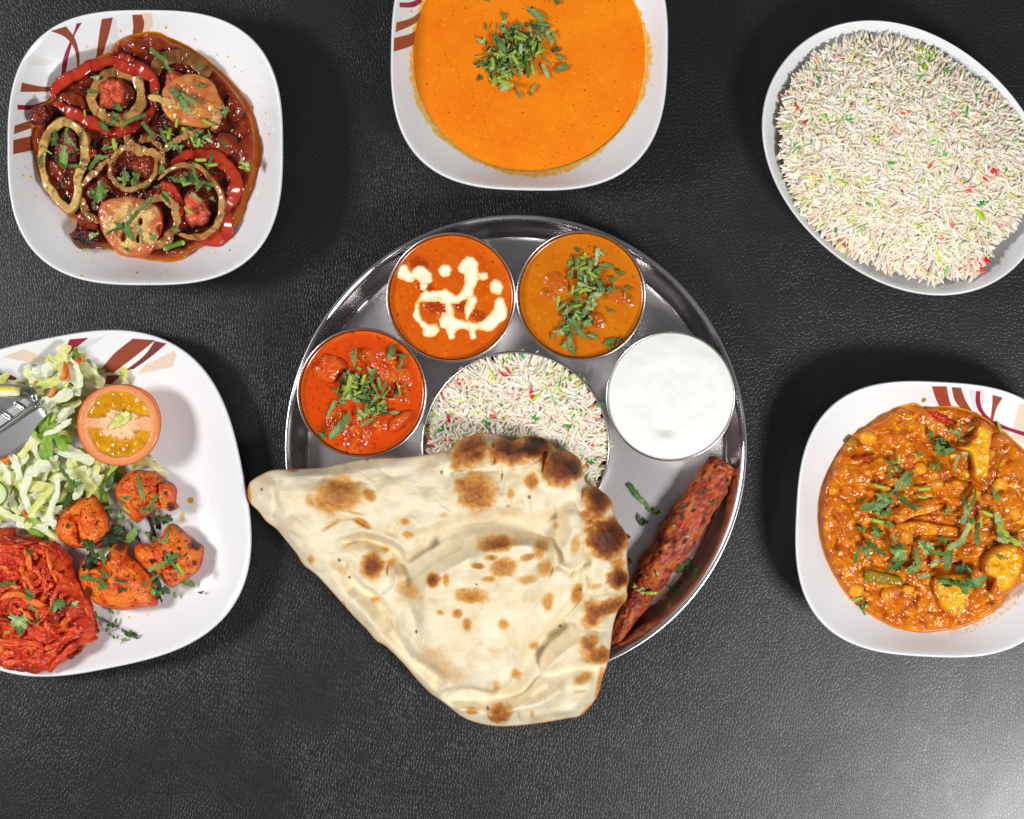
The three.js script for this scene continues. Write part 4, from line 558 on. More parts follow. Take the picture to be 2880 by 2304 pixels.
// ---------------------------------------------------------------- onion and pepper curry, upper left bowl
{
  const z = ZM(0, 0, 2.104), f = 1 / 2.104, HR = 0.036;
  const pts = z([[640, 285], [700, 230], [800, 196], [930, 188], [1000, 215], [1100, 262], [1190, 320], [1310, 420], [1410, 530], [1485, 650], [1525, 800], [1533, 900], [1512, 1030], [1465, 1150], [1425, 1280], [1345, 1390], [1220, 1440], [1130, 1490], [1070, 1535], [980, 1548], [850, 1530], [700, 1505], [640, 1470], [560, 1470], [470, 1475], [415, 1400], [432, 1310], [350, 1240], [262, 1120], [212, 1000], [190, 880], [182, 720], [205, 640], [290, 575], [305, 520], [380, 440], [500, 355]]);
  const cu = 407, cv = 414, R0 = outline(pts, cu, cv), R = (t) => R0(t) * (1 + 0.012 * fbm(cos(t) * 8, sin(t) * 8, 3, 4));
  const lumps = z([[930, 250, 90, 60, 8], [800, 260, 80, 50, 6], [1010, 290, 90, 50, 6], [240, 680, 76, 80, 8], [230, 820, 50, 80, 5], [700, 560, 110, 90, 5], [1460, 900, 70, 110, 7], [1330, 850, 90, 70, 5], [1390, 620, 60, 90, 6], [420, 880, 110, 110, 5], [560, 1100, 90, 80, 4], [860, 980, 90, 80, 5], [700, 870, 110, 60, 4], [1100, 1000, 110, 80, 5], [1200, 830, 120, 60, 5], [520, 1300, 80, 60, 5], [1060, 1500, 70, 46, 5], [500, 460, 80, 50, 4], [1380, 1290, 70, 90, 4], [420, 600, 90, 60, 4], [330, 1000, 60, 120, 4]]).map(([x, y, a, b, h]) => [x, y, a * f, b * f, 0.3, h * 0.0008]);
  const hf0 = (u, v, q, r) => { const e = (1 - q) * r, b = B1.hUV(u, v, HR), m = lump(u, v, lumps), lv = 0.0325 + m + (0.0016 * ridged(u * 0.022, v * 0.022, 3, 6) + 0.0012 * fbm(u * 0.07, v * 0.07, 3, 9) + 0.0005 * n3(u * 0.22, v * 0.22, 4)) * ss(4, 26, e); return max(b + 0.0005, lerp(b + 0.0003, max(lv, b + 0.0006), ss(0, 16, e))); };
  const hh = (u, v) => { const t = atan2(v - cv, u - cu), r = R(t); return hf0(u, v, min(1, hypot(u - cu, v - cv) / r), r); };
  const d1 = C(92, 26, 12), d2 = C(134, 44, 16), d3 = C(58, 16, 12), oil = C(176, 80, 6), ed = C(196, 130, 20);
  const geo = polar(cu, cv, R, 150, 460, HR, (u, v, q, t, r) => hf0(u, v, q, r || 1), (u, v, q) => { const e = 1 - q; let c = mixc(d1, d2, ss(-0.15, 0.35, fbm(u * 0.03, v * 0.03, 4, 3))); c = mixc(c, d3, ss(0.05, 0.4, fbm(u * 0.02, v * 0.02, 3, 13))); const m = lump(u, v, lumps); c = mixc(c, mixc(d2, C(150, 66, 34), clamp(0.5 + 2 * n3(u * 0.06, v * 0.06, 5))), 0.6 * ss(0, 0.002, m)); c = mixc(c, mixc(d2, oil, 0.6), ss(0.09, 0.015, e) * ss(60, 420, u)); c = mixc(c, oil, ss(0.045, 0.02, e) * 0.9); return mixc(c, ed, ss(0.018, 0.004, e)); });
  solo('curry_sauce', geo, wet, [B1.cx, 0.03, B1.cz], 'dark red-brown glossy sauce with an orange oily edge in the upper left bowl', 'curry');
  // pieces
  const meat = (a, b, c, s) => (u, v, q) => mixc(mixc(a, b, clamp(0.5 + 1.8 * fbm(u * 0.05, v * 0.05, 3, s))), c, clamp(0.9 * ss(0.5, 1, q) + 0.9 * ss(0.1, 0.4, fbm(u * 0.035, v * 0.035, 3, s + 4))));
  const lumpOf = (name, ps, o, mat, label, cat, group) => { const q = z(ps), [a, b] = centre(q), y = hh(a, b) + (o.up || 0); if (name === 'chicken_piece') { o.p = 6; o.k = 0.38; o.amp *= 1.2; o.fine = 0.25; o.h *= 0.8; o.smooth = false; o.wobble = (o.wobble || 0.14) * 1.6; o.freq = 0.04; o.rings = 44; o.segs = 150; } return solo(name, puff(q, { base: () => y, href: HR, ...o }), mat, P(a, b, y), label, cat, group); };
  const red = [C(228, 112, 66), C(208, 80, 46), C(130, 52, 34)];
  lumpOf('chicken_piece', [[590, 510], [650, 465], [730, 475], [760, 540], [750, 620], [680, 660], [600, 640]], { h: 0.011, eq: 0.2, amp: 0.0012, freq: 0.06, seed: 3, color: meat(C(216, 86, 44), red[1], red[2], 3) }, moist, 'red-orange chicken chunk inside the large onion ring of the upper left bowl', 'chicken');
  lumpOf('chicken_piece', [[960, 520], [990, 430], [1030, 405], [1090, 440], [1110, 560], [1040, 600], [970, 590]], { h: 0.009, eq: 0.2, amp: 0.001, freq: 0.06, seed: 5, up: -0.002, color: meat(red[0], C(196, 60, 36), red[2], 9) }, moist, 'red chicken chunk beside the upper tomato slice in the upper left bowl', 'chicken');
  lumpOf('chicken_piece', [[1090, 1150], [1140, 1110], [1220, 1180], [1255, 1260], [1230, 1330], [1130, 1350], [1085, 1290]], { h: 0.011, eq: 0.2, amp: 0.0012, freq: 0.06, seed: 7, color: meat(C(224, 90, 52), red[1], C(116, 44, 32), 15) }, moist, 'bright red chicken chunk inside the right-hand onion ring of the upper left bowl', 'chicken');
  lumpOf('chicken_piece', [[408, 1385], [440, 1370], [510, 1355], [580, 1380], [600, 1440], [560, 1475], [470, 1470], [430, 1430]], { h: 0.009, eq: 0.3, amp: 0.002, freq: 0.08, seed: 9, wobble: 0.08, color: meat(C(62, 34, 30), C(34, 24, 26), C(110, 34, 24), 19) }, moist, 'charred black chicken piece at the lower left edge of the curry', 'chicken');
  lumpOf('chicken_piece', [[178, 690], [210, 640], [280, 630], [310, 690], [270, 750], [200, 745]], { h: 0.009, eq: 0.3, amp: 0.0016, freq: 0.07, seed: 10, wobble: 0.06, color: meat(C(96, 32, 20), C(150, 48, 34), C(46, 20, 18), 29) }, wet, 'dark glazed chicken piece at the left edge of the upper left curry', 'chicken');
  lumpOf('chicken_piece', [[340, 830], [400, 760], [450, 790], [480, 880], [460, 960], [400, 1000], [340, 940]], { h: 0.007, eq: 0.2, amp: 0.0014, freq: 0.06, seed: 12, color: meat(C(160, 60, 54), C(120, 40, 34), C(70, 24, 20), 39) }, moist, 'dull pink chicken piece inside the long yellow onion loop at left', 'chicken');
  // tomato slices
  const tom = (ps, o, label) => lumpOf('tomato_slice', ps, { k: 0.3, p: 6, ...o }, wet, label, 'tomato');
  tom([[960, 540], [1040, 470], [1120, 440], [1200, 450], [1270, 500], [1300, 570], [1330, 630], [1310, 720], [1230, 760], [1120, 750], [1020, 720], [960, 640]], { h: 0.007, eq: 0.3, up: 0.003, amp: 0.0012, freq: 0.04, seed: 4, color: (u, v, q) => mixc(mixc(C(208, 132, 84), C(190, 104, 56), clamp(0.5 + 2 * fbm(u * 0.03, v * 0.03, 3, 5))), C(214, 150, 30), 0.85 * ss(0.12, 0.4, fbm(u * 0.05, v * 0.05, 2, 8)) + 0.3 * ss(0.8, 1, q)) }, 'softened peach tomato slice at the upper right of the curry');
  { const c0 = z([[800, 1340]])[0], ho = z([[840, 1315, 20], [740, 1405, 26], [830, 1420, 20], [955, 1360, 26]]);
    tom([[590, 1250], [620, 1195], [700, 1170], [790, 1165], [880, 1190], [950, 1230], [970, 1330], [940, 1440], [900, 1500], [850, 1525], [760, 1520], [690, 1480], [640, 1430], [600, 1340]], { h: 0.007, eq: 0.3, up: 0.004, amp: 0.0009, freq: 0.05, seed: 6, wobble: 0.04, rings: 60, segs: 180, extra: (u, v) => { let h = 0; for (const [x, y, r] of ho) h -= 0.0035 * ss(r * f, r * f * 0.4, hypot(u - x, (v - y) * 0.7)); return h; }, color: (u, v, q) => { const t = atan2(v - c0[1], u - c0[0]); let c = mixc(C(204, 128, 82), C(186, 96, 52), clamp(0.5 + 2 * fbm(u * 0.04, v * 0.04, 3, 25))); c = mixc(c, C(222, 190, 124), 0.9 * ss(0.85, 0.4, q + 0.2 * cos(5 * t) + 0.5 * fbm(u * 0.05, v * 0.05, 2, 3))); c = mixc(c, C(224, 160, 30), 0.9 * ss(0.1, 0.3, fbm(u * 0.06, v * 0.06, 2, 17)) * ss(0.85, 0.5, q)); for (const [x, y, r] of ho) c = mixc(c, C(140, 52, 14), ss(r * f * 0.9, r * f * 0.5, hypot(u - x, (v - y) * 0.7))); return mixc(c, C(196, 66, 18), ss(0.9, 1, q)); } }, 'pale tomato slice with yellow seeds and holes at the bottom of the curry'); }
  // onion rings and strands: [points with lift mm, closed, width, thickness, tone, label]
  const on1 = C(170, 116, 62), on2 = C(198, 152, 90), on3 = C(112, 58, 26), on4 = C(212, 180, 104);
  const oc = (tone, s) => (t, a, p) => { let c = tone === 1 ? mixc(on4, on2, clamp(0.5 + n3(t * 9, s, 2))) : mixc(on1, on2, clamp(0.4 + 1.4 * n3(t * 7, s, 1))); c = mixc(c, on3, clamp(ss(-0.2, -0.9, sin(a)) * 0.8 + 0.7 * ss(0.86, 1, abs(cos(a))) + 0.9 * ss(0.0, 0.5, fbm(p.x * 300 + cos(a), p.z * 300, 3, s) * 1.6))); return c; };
  const rings = [
    [[[700, 430], [780, 440], [830, 520], [835, 600], [790, 680], [710, 710], [630, 690], [565, 640], [555, 560], [590, 480], [640, 440]], 1, 34, 26, 0, 'thick golden onion ring round a red chicken chunk in the upper left bowl', 0.006],
    [[[300, 780], [350, 725], [420, 720], [480, 770], [505, 850], [495, 940], [470, 1030], [455, 1140], [430, 1230], [390, 1235], [330, 1160], [275, 1070], [245, 970], [250, 870]], 1, 24, 34, 1, 'long yellow onion loop along the left side of the upper left bowl', 0.006],
    [[[740, 880], [680, 930], [650, 1000], [670, 1070], [730, 1120], [800, 1125], [870, 1090], [920, 1030], [930, 960], [900, 910], [830, 890]], 1, 16, 22, 0, 'thin onion ring in the middle of the upper left bowl', 0.006],
    [[[930, 1060], [1010, 1000], [1100, 978], [1180, 990], [1250, 1060], [1300, 1150], [1315, 1240], [1285, 1330], [1210, 1390], [1120, 1405], [1050, 1390]], 0, 17, 20, 0, 'slender onion ring over the lower right red pepper', 0.010],
    [[[880, 1200], [930, 1170], [990, 1180], [1040, 1240], [1050, 1320], [1010, 1390], [950, 1440], [880, 1450]], 0, 26, 22, 0, 'broad onion arc over the lower pale tomato slice', 0.012],
    [[[730, 710], [745, 790], [770, 860], [840, 895], [910, 905], [950, 960]], 0, 24, 14, 0, 'onion strip running down from the large golden ring', 0.009],
    [[[485, 1100], [550, 1030], [620, 965], [690, 900], [730, 860]], 0, 18, 14, 0, 'straight onion strip left of the thin middle ring', 0.006],
    [[[880, 570], [960, 590], [1060, 625], [1130, 650], [1220, 640], [1275, 650], [1275, 720], [1250, 780]], 0, 24, 16, 1, 'ragged pale onion strip across the upper tomato slice', 0.012],
    [[[485, 1170], [500, 1230], [540, 1290], [600, 1310]], 0, 20, 16, 0, 'short onion strip beside the tip of the yellow loop', 0.006],
    [[[960, 890], [1030, 840], [1110, 800], [1200, 770]], 0, 20, 14, 0, 'onion strip above the lower right red pepper', 0.006],
    [[[820, 830], [890, 825], [940, 860], [960, 930], [950, 1000]], 0, 16, 16, 0, 'bent onion strip right of the thin middle ring', 0.006],
    [[[910, 450], [940, 370], [1020, 335], [1110, 345], [1180, 385], [1240, 450]], 0, 38, 10, 2, 'wide translucent brown onion slice above the upper tomato slice', 0.005]];
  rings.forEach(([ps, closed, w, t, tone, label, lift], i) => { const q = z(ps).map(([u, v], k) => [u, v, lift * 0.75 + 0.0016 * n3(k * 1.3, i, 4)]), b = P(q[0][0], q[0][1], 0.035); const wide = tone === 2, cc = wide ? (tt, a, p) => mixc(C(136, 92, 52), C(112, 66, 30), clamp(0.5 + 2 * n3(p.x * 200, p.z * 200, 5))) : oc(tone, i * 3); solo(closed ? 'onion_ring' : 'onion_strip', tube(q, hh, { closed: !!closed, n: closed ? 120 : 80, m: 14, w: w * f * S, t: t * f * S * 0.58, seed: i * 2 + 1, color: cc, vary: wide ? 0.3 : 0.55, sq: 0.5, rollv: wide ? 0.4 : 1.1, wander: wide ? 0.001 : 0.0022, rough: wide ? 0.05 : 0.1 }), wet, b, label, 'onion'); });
  // red peppers
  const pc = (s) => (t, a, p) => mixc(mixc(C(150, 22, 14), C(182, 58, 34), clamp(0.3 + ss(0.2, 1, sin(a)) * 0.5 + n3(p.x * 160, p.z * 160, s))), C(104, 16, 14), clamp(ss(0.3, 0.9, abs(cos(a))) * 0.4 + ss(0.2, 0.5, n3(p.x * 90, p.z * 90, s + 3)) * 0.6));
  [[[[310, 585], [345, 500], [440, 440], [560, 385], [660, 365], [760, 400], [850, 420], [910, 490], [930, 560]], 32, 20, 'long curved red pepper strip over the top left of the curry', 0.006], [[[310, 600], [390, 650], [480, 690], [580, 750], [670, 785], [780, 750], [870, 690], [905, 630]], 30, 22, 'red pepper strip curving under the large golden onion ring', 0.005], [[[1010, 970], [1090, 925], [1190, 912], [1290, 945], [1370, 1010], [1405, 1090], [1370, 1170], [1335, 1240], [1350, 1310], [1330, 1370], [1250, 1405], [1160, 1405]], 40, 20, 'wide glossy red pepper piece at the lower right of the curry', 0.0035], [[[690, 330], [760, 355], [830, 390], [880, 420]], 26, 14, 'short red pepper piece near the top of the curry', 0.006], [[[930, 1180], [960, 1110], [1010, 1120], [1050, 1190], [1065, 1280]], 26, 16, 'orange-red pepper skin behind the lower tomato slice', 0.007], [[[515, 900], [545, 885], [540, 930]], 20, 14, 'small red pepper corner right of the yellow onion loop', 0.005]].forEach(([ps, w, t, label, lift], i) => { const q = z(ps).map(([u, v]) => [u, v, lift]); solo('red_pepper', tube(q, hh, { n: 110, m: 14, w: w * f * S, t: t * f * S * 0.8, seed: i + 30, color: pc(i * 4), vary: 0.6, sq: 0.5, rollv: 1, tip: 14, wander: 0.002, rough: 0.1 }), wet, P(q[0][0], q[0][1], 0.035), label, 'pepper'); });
  { const q = z([[965, 1475], [1010, 1455], [1060, 1440], [1095, 1435]]).map(([u, v]) => [u, v, 0.006]); solo('green_chilli', tube(q, hh, { n: 40, m: 12, w: 17 * f * S, t: 17 * f * S, seed: 3, color: (t) => mixc(C(90, 130, 30), C(168, 190, 110), ss(0.8, 1, t) + ss(0.2, 0, t)) }), wet, P(q[0][0], q[0][1], 0.035), 'shiny green chilli slice at the bottom of the onion curry', 'chilli'); }
  const G = z([[940, 320, 74, 35, 11, 1, 0.01], [990, 380, 60, 75, 9, 1, 0.01], [1185, 505, 46, 20, 3, 1, 0.013], [1060, 580, 80, 45, 10, 1, 0.013], [1085, 620, 56, 60, 8, 0, 0.013], [920, 555, 44, 30, 2, 1, 0.008], [1180, 400, 26, 60, 4, 1, 0.008], [1070, 530, 28, 90, 1, 1, 0.012], [1225, 605, 28, 120, 6, 1, 0.012], [690, 630, 56, 60, 3, 1, 0.016], [680, 700, 52, 60, 4, 1, 0.012], [615, 740, 60, 50, 5, 1, 0.01], [610, 650, 34, 70, 2, 0, 0.009], [535, 540, 40, 0, 3, 1, 0.008], [565, 460, 40, 0, 4, 2, 0.006], [790, 715, 90, -30, 9, 0, 0.011], [500, 670, 20, 90, 12, 4, 0.007], [330, 820, 70, 120, 5, 1, 0.01], [405, 820, 80, 75, 3, 0, 0.012], [380, 930, 76, 100, 8, 0, 0.011], [430, 985, 70, 170, 10, 1, 0.01], [350, 960, 60, 60, 11, 1, 0.01], [250, 930, 60, 80, 7, 1, 0.008], [280, 890, 64, 30, 13, 4, 0.01], [370, 1100, 30, 90, 2, 3, 0.008], [600, 1140, 80, 100, 5, 0, 0.006], [570, 1190, 60, 110, 9, 1, 0.006], [620, 1090, 50, 60, 3, 1, 0.007], [740, 1040, 70, 60, 4, 0, 0.005], [800, 1060, 60, 90, 1, 0, 0.006], [860, 1130, 60, 120, 3, 1, 0.013], [945, 1000, 60, 130, 5, 1, 0.008], [560, 960, 70, 140, 10, 0, 0.006], [590, 920, 60, 160, 8, 0, 0.006], [1155, 1020, 66, 80, 9, 1, 0.014], [1070, 1060, 50, 20, 6, 1, 0.008], [1180, 1100, 56, 140, 3, 1, 0.01], [1230, 1095, 44, 30, 4, 1, 0.009], [1160, 1170, 50, 35, 10, 0, 0.014], [1115, 1245, 30, 40, 12, 4, 0.012], [1030, 1060, 40, 20, 4, 1, 0.008], [1190, 950, 40, 20, 12, 2, 0.009], [1240, 950, 60, 120, 9, 1, 0.009], [1250, 975, 34, 0, 12, 4, 0.008], [1445, 970, 60, 70, 2, 2, 0.007], [1450, 990, 44, 20, 5, 4, 0.008], [780, 1300, 76, 110, 10, 1, 0.014], [700, 1330, 56, 140, 3, 1, 0.013], [770, 1370, 70, 80, 8, 1, 0.014], [730, 1350, 44, 20, 4, 1, 0.013], [860, 1210, 60, 140, 11, 1, 0.014], [905, 1405, 46, 20, 2, 0, 0.013], [670, 1370, 56, 130, 9, 1, 0.013], [1035, 1355, 40, 70, 6, 1, 0.016], [545, 1395, 52, 150, 3, 2, 0.01], [505, 1480, 26, 0, 4, 2, 0.003], [612, 1470, 20, 60, 2, 3, 0.004], [980, 1180, 46, 40, 8, 1, 0.016], [985, 1150, 40, 30, 2, 0, 0.013], [930, 1105, 30, 20, 4, 1, 0.01], [960, 800, 56, 80, 9, 0, 0.01], [880, 770, 70, 50, 10, 0, 0.009], [1045, 725, 26, 100, 12, 2, 0.009], [1230, 722, 36, 10, 12, 4, 0.012], [1330, 660, 50, 80, 1, 0, 0.008], [830, 465, 24, 60, 2, 1, 0.014], [810, 530, 22, 30, 3, 1, 0.014], [1320, 850, 40, 70, 8, 1, 0.008], [1255, 1180, 30, 20, 5, 0, 0.008], [830, 1420, 22, 80, 12, 4, 0.012], [750, 1475, 26, 0, 4, 1, 0.012], [1130, 580, 70, 50, 8, 0, 0.013]]);
  garnish('coriander leaves scattered over the onion and pepper curry', [B1.cx, 0.035, B1.cz], hh, G, z([[1170, 820, 90, 50, 20, 0.006, 38], [1040, 860, 60, 40, 8, 0.005, 32], [960, 790, 60, 40, 7, 0.007, 34], [640, 870, 70, 60, 8, 0.005, 30], [400, 880, 70, 80, 12, 0.007, 40], [760, 1050, 60, 50, 8, 0.005, 36], [1120, 1060, 80, 50, 8, 0.006, 34], [580, 1140, 40, 60, 8, 0.005, 36]]).map(([u, v, a, b, n, h, s]) => [u, v, a * f * 1.2, b * f * 1.2, n, h, s]), 17, { dark: true });
}

// ---------------------------------------------------------------- chickpea curry, lower right bowl
{
  const z = ZM(2200, 1040, 2.053), f = 1 / 2.053, HR = 0.036, cu = 2628, cv = 1461;
  const pts = z([[720, 200], [770, 190], [830, 215], [920, 210], [1020, 215], [1120, 245], [1200, 290], [1270, 340], [1340, 400], [1420, 480], [1500, 620], [1560, 800], [1560, 960], [1500, 1120], [1400, 1230], [1330, 1290], [1290, 1350], [1200, 1420], [1080, 1480], [960, 1508], [820, 1522], [720, 1510], [600, 1470], [490, 1400], [420, 1350], [330, 1230], [260, 1090], [222, 960], [212, 840], [222, 720], [255, 620], [300, 530], [350, 450], [410, 380], [460, 345], [520, 310], [600, 260], [670, 215]]);
  const R0 = outline(pts, cu, cv), R = (t) => R0(t) * (1 + 0.008 * fbm(cos(t) * 9, sin(t) * 9, 3, 4));
  const lumps = z([[620, 290, 150, 60, -0.2, 5], [420, 620, 120, 70, 0.2, 4], [740, 810, 200, 40, -0.3, 7], [860, 900, 230, 60, -0.05, 6], [370, 890, 60, 150, -0.3, 6], [560, 560, 120, 50, -0.4, 5], [1260, 800, 140, 120, 0, 4], [700, 1010, 60, 110, 0.2, 5], [1040, 700, 120, 60, 0.2, 4], [560, 1200, 120, 60, 0.2, 4], [1000, 1040, 220, 50, 0.1, 4], [1330, 600, 90, 120, 0, 4], [700, 1320, 120, 60, 0.4, 4], [820, 620, 100, 70, 0, 4], [300, 800, 60, 80, 0, 3]]).map(([x, y, a, b, t, h]) => [x, y, a * f, b * f, t, h * 0.0007]);
  const dips = [[z([[830, 380], [960, 420], [1000, 500], [880, 480]]), 22, 0.003], [z([[590, 930], [760, 860], [980, 880], [1020, 930], [840, 960]]), 16, 0.003], [z([[310, 830], [370, 950], [410, 1060]]), 10, 0.003], [z([[900, 1150], [1060, 1140], [1110, 1120]]), 9, 0.003]];
  const hf0 = (u, v, q, r) => { const e = (1 - q) * r, b = B5.hUV(u, v, HR), m = lump(u, v, lumps); let lv = 0.0335 + m + (0.0034 * fbm(u * 0.018, v * 0.02, 2, 16) + 0.0026 * fbm(u * 0.045, v * 0.05, 2, 19) + 0.00022 * n3(u * 0.16, v * 0.16, 14)) * ss(2, 18, e); for (const [L, w, d] of dips) lv -= d * exp(-pow(lineD(u, v, L)[0] / w, 2)); return max(b + 0.0005, lerp(b + 0.0003, max(lv, b + 0.0006), ss(0, 14, e))); };
  const hh = (u, v) => { const t = atan2(v - cv, u - cu), r = R(t); return hf0(u, v, min(1, hypot(u - cu, v - cv) / r), r); };
  const a1 = C(204, 112, 12), a2 = C(180, 84, 8), a3 = C(228, 160, 30), a4 = C(128, 52, 10), gr = C(54, 46, 22);
  const geo = polar(cu, cv, R, 170, 520, HR, (u, v, q, t, r) => hf0(u, v, q, r || 1), (u, v, q) => { let c = mixc(a1, a2, ss(-0.2, 0.3, fbm(u * 0.03, v * 0.03, 4, 23))); c = mixc(c, a3, ss(0.08, 0.4, fbm(u * 0.05, v * 0.05, 3, 33))); c = mixc(c, a4, 0.85 * ss(0.1, 0.42, fbm(u * 0.035, v * 0.035, 3, 43))); c = mixc(c, gr, 0.8 * ss(0.3, 0.42, fbm(u * 0.085, v * 0.085, 2, 53))); return mixc(c, C(206, 130, 16), ss(0.022, 0.006, 1 - q)); });
  const g = thing('chickpea_curry', 'chunky orange-brown chickpea curry filling the lower right bowl', 'curry', [B5.cx, 0.03, B5.cz]); part('sauce', geo, std({ vertexColors: true, roughness: 0.2, ior: 1.4 }), g);
  // chickpeas half sunk in the sauce
  const peaM = [C(214, 134, 18), C(204, 112, 16), C(224, 150, 26), C(196, 106, 24)].map(c => std({ color: col(c), roughness: 0.3, ior: 1.42 })), r = rngOf(61);
  const peaG = [0, 1, 2].map(k => { const s = new THREE.SphereGeometry(1, 18, 14), p = s.attributes.position; for (let i = 0; i < p.count; i++) { const x = p.getX(i), y = p.getY(i), w = p.getZ(i), m = 1 + 0.12 * n3(x * 1.6, y * 1.6, w * 1.6 + k * 7) - 0.12 * exp(-x * x * 30) * (y > 0 ? 1 : 0) * (k === 1 ? 1 : 0); p.setXYZ(i, x * m, y * m * 0.85, w * m); } s.computeVertexNormals(); return s; });
  for (const [u, v, rr] of z([[495, 398, 42, 50], [615, 400, 34], [690, 405, 30], [1250, 405, 36], [890, 670, 36], [740, 512, 26], [1255, 660, 36], [612, 1300, 38], [430, 1275, 40], [480, 1295, 30], [520, 720, 32], [600, 690, 26], [800, 575, 34], [1010, 660, 30], [850, 1430, 32], [800, 1480, 28], [300, 700, 30], [570, 1070, 28], [720, 960, 36], [1340, 830, 34], [1300, 900, 36], [650, 640, 24], [1200, 480, 28], [730, 1270, 32], [900, 420, 24], [380, 690, 34], [480, 560, 26], [960, 930, 34], [1080, 950, 28], [1180, 740, 28]])) { const y = hh(u, v), p = P(u, v, y), m = new THREE.Mesh(peaG[floor(r() * 3)], peaM[floor(r() * 4)]), R1 = rr * 1.12 * f * S; m.name = 'chickpea'; m.position.set(p[0] - B5.cx, y - 0.03 - R1 * 0.25, p[2] - B5.cz); m.scale.set(R1 * (0.9 + 0.25 * r()), R1 * 0.85, R1); m.rotation.set(r(), r() * 6, r() * 0.5); m.castShadow = m.receiveShadow = true; g.add(m); }
  const mc = (s, hi) => (u, v, q) => mixc(mixc(C(224, 150, 18), hi ? C(236, 176, 30) : C(204, 112, 20), clamp(0.5 + 1.8 * fbm(u * 0.04, v * 0.04, 3, s))), C(176, 74, 14), clamp(0.9 * ss(0.65, 1, q) + ss(0.1, 0.45, fbm(u * 0.03, v * 0.03, 3, s + 6)) * 0.8));
  const pz = ZM(2240, 1500, 3.369);
  for (const [q, up, hgt, s, hi, label] of [[pz([[1830, 560], [1850, 430], [1760, 380], [1760, 260], [1850, 140], [1960, 90], [2080, 100], [2150, 180], [2130, 330], [2080, 470], [1990, 560], [1890, 590]]), 0.003, 0.012, 3, 1, 'bright yellow chicken slab at the lower right of the chickpea curry'], [pz([[1290, 480], [1330, 400], [1480, 380], [1640, 390], [1690, 470], [1660, 620], [1590, 780], [1520, 820], [1420, 760], [1340, 680]]), 0.001, 0.010, 7, 1, 'sauce-coated chicken slab under a coriander sprig at the bottom of the chickpea curry'], [z([[1150, 290], [1205, 340], [1195, 450], [1190, 580], [1170, 660], [1105, 640], [1090, 540], [1060, 470], [1000, 450], [1070, 420], [1110, 350]]), 0.002, 0.011, 11, 1, 'tall folded chicken slab at the upper right of the chickpea curry'], [z([[640, 850], [720, 800], [850, 770], [940, 780], [880, 820], [760, 850], [660, 890]]), -0.0015, 0.006, 15, 0, 'thin strip of chicken across the middle of the chickpea curry'], [z([[640, 900], [760, 870], [900, 890], [1030, 920], [1040, 960], [900, 960], [740, 950]]), -0.0015, 0.006, 19, 0, 'flat reddish chicken strip just below the middle of the chickpea curry']])
    { const [a, b] = centre(q), y = hh(a, b) + up; solo('chicken_piece', puff(q, { base: () => y - 0.002, h: hgt * 0.8, eq: 0.2, k: 0.32, p: 5, amp: 0.0022, freq: 0.022, wobble: 0.06, seed: s, href: HR, color: mc(s, hi), rings: 44, segs: 160 }), wet, P(a, b, y), label, 'chicken'); }
  for (const [q, c, label] of [[pz([[640, 400], [660, 350], [780, 360], [900, 390], [1000, 430], [1020, 480], [900, 490], [760, 470], [650, 450]]), [C(168, 120, 24), C(112, 116, 26)], 'dull green pepper piece at the lower left of the chickpea curry'], [z([[840, 235], [890, 240], [960, 275], [1005, 310], [960, 315], [880, 280]]), [C(196, 46, 16), C(170, 34, 14)], 'red pepper piece near the top of the chickpea curry'], [z([[600, 560], [680, 550], [695, 590], [620, 600]]), [C(150, 108, 28), C(110, 100, 26)], 'small olive pepper piece left of the middle of the chickpea curry'], [z([[850, 540], [920, 545], [915, 585], [860, 580]]), [C(128, 110, 26), C(92, 92, 24)], 'small green pepper piece in the upper middle of the chickpea curry'], [z([[370, 430], [410, 390], [440, 430], [400, 445]]), [C(170, 120, 20), C(140, 100, 20)], 'olive pepper corner at the upper left edge of the chickpea curry'], [z([[390, 510], [480, 500], [545, 480], [500, 510], [420, 525]]), [C(178, 50, 14), C(150, 34, 10)], 'thin red pepper sliver at the left of the chickpea curry']]) { const [a, b] = centre(q), y = hh(a, b); solo('pepper_piece', puff(q, { base: () => y - 0.0015, h: 0.005, eq: 0.2, k: 0.3, p: 4, amp: 0.0008, freq: 0.05, seed: a, href: HR, color: (u, v, t) => mixc(c[0], c[1], clamp(0.4 + 1.5 * fbm(u * 0.05, v * 0.05, 2, 7) + 0.6 * ss(0.7, 1, t))) }), wet, P(a, b, y), label, 'pepper'); }
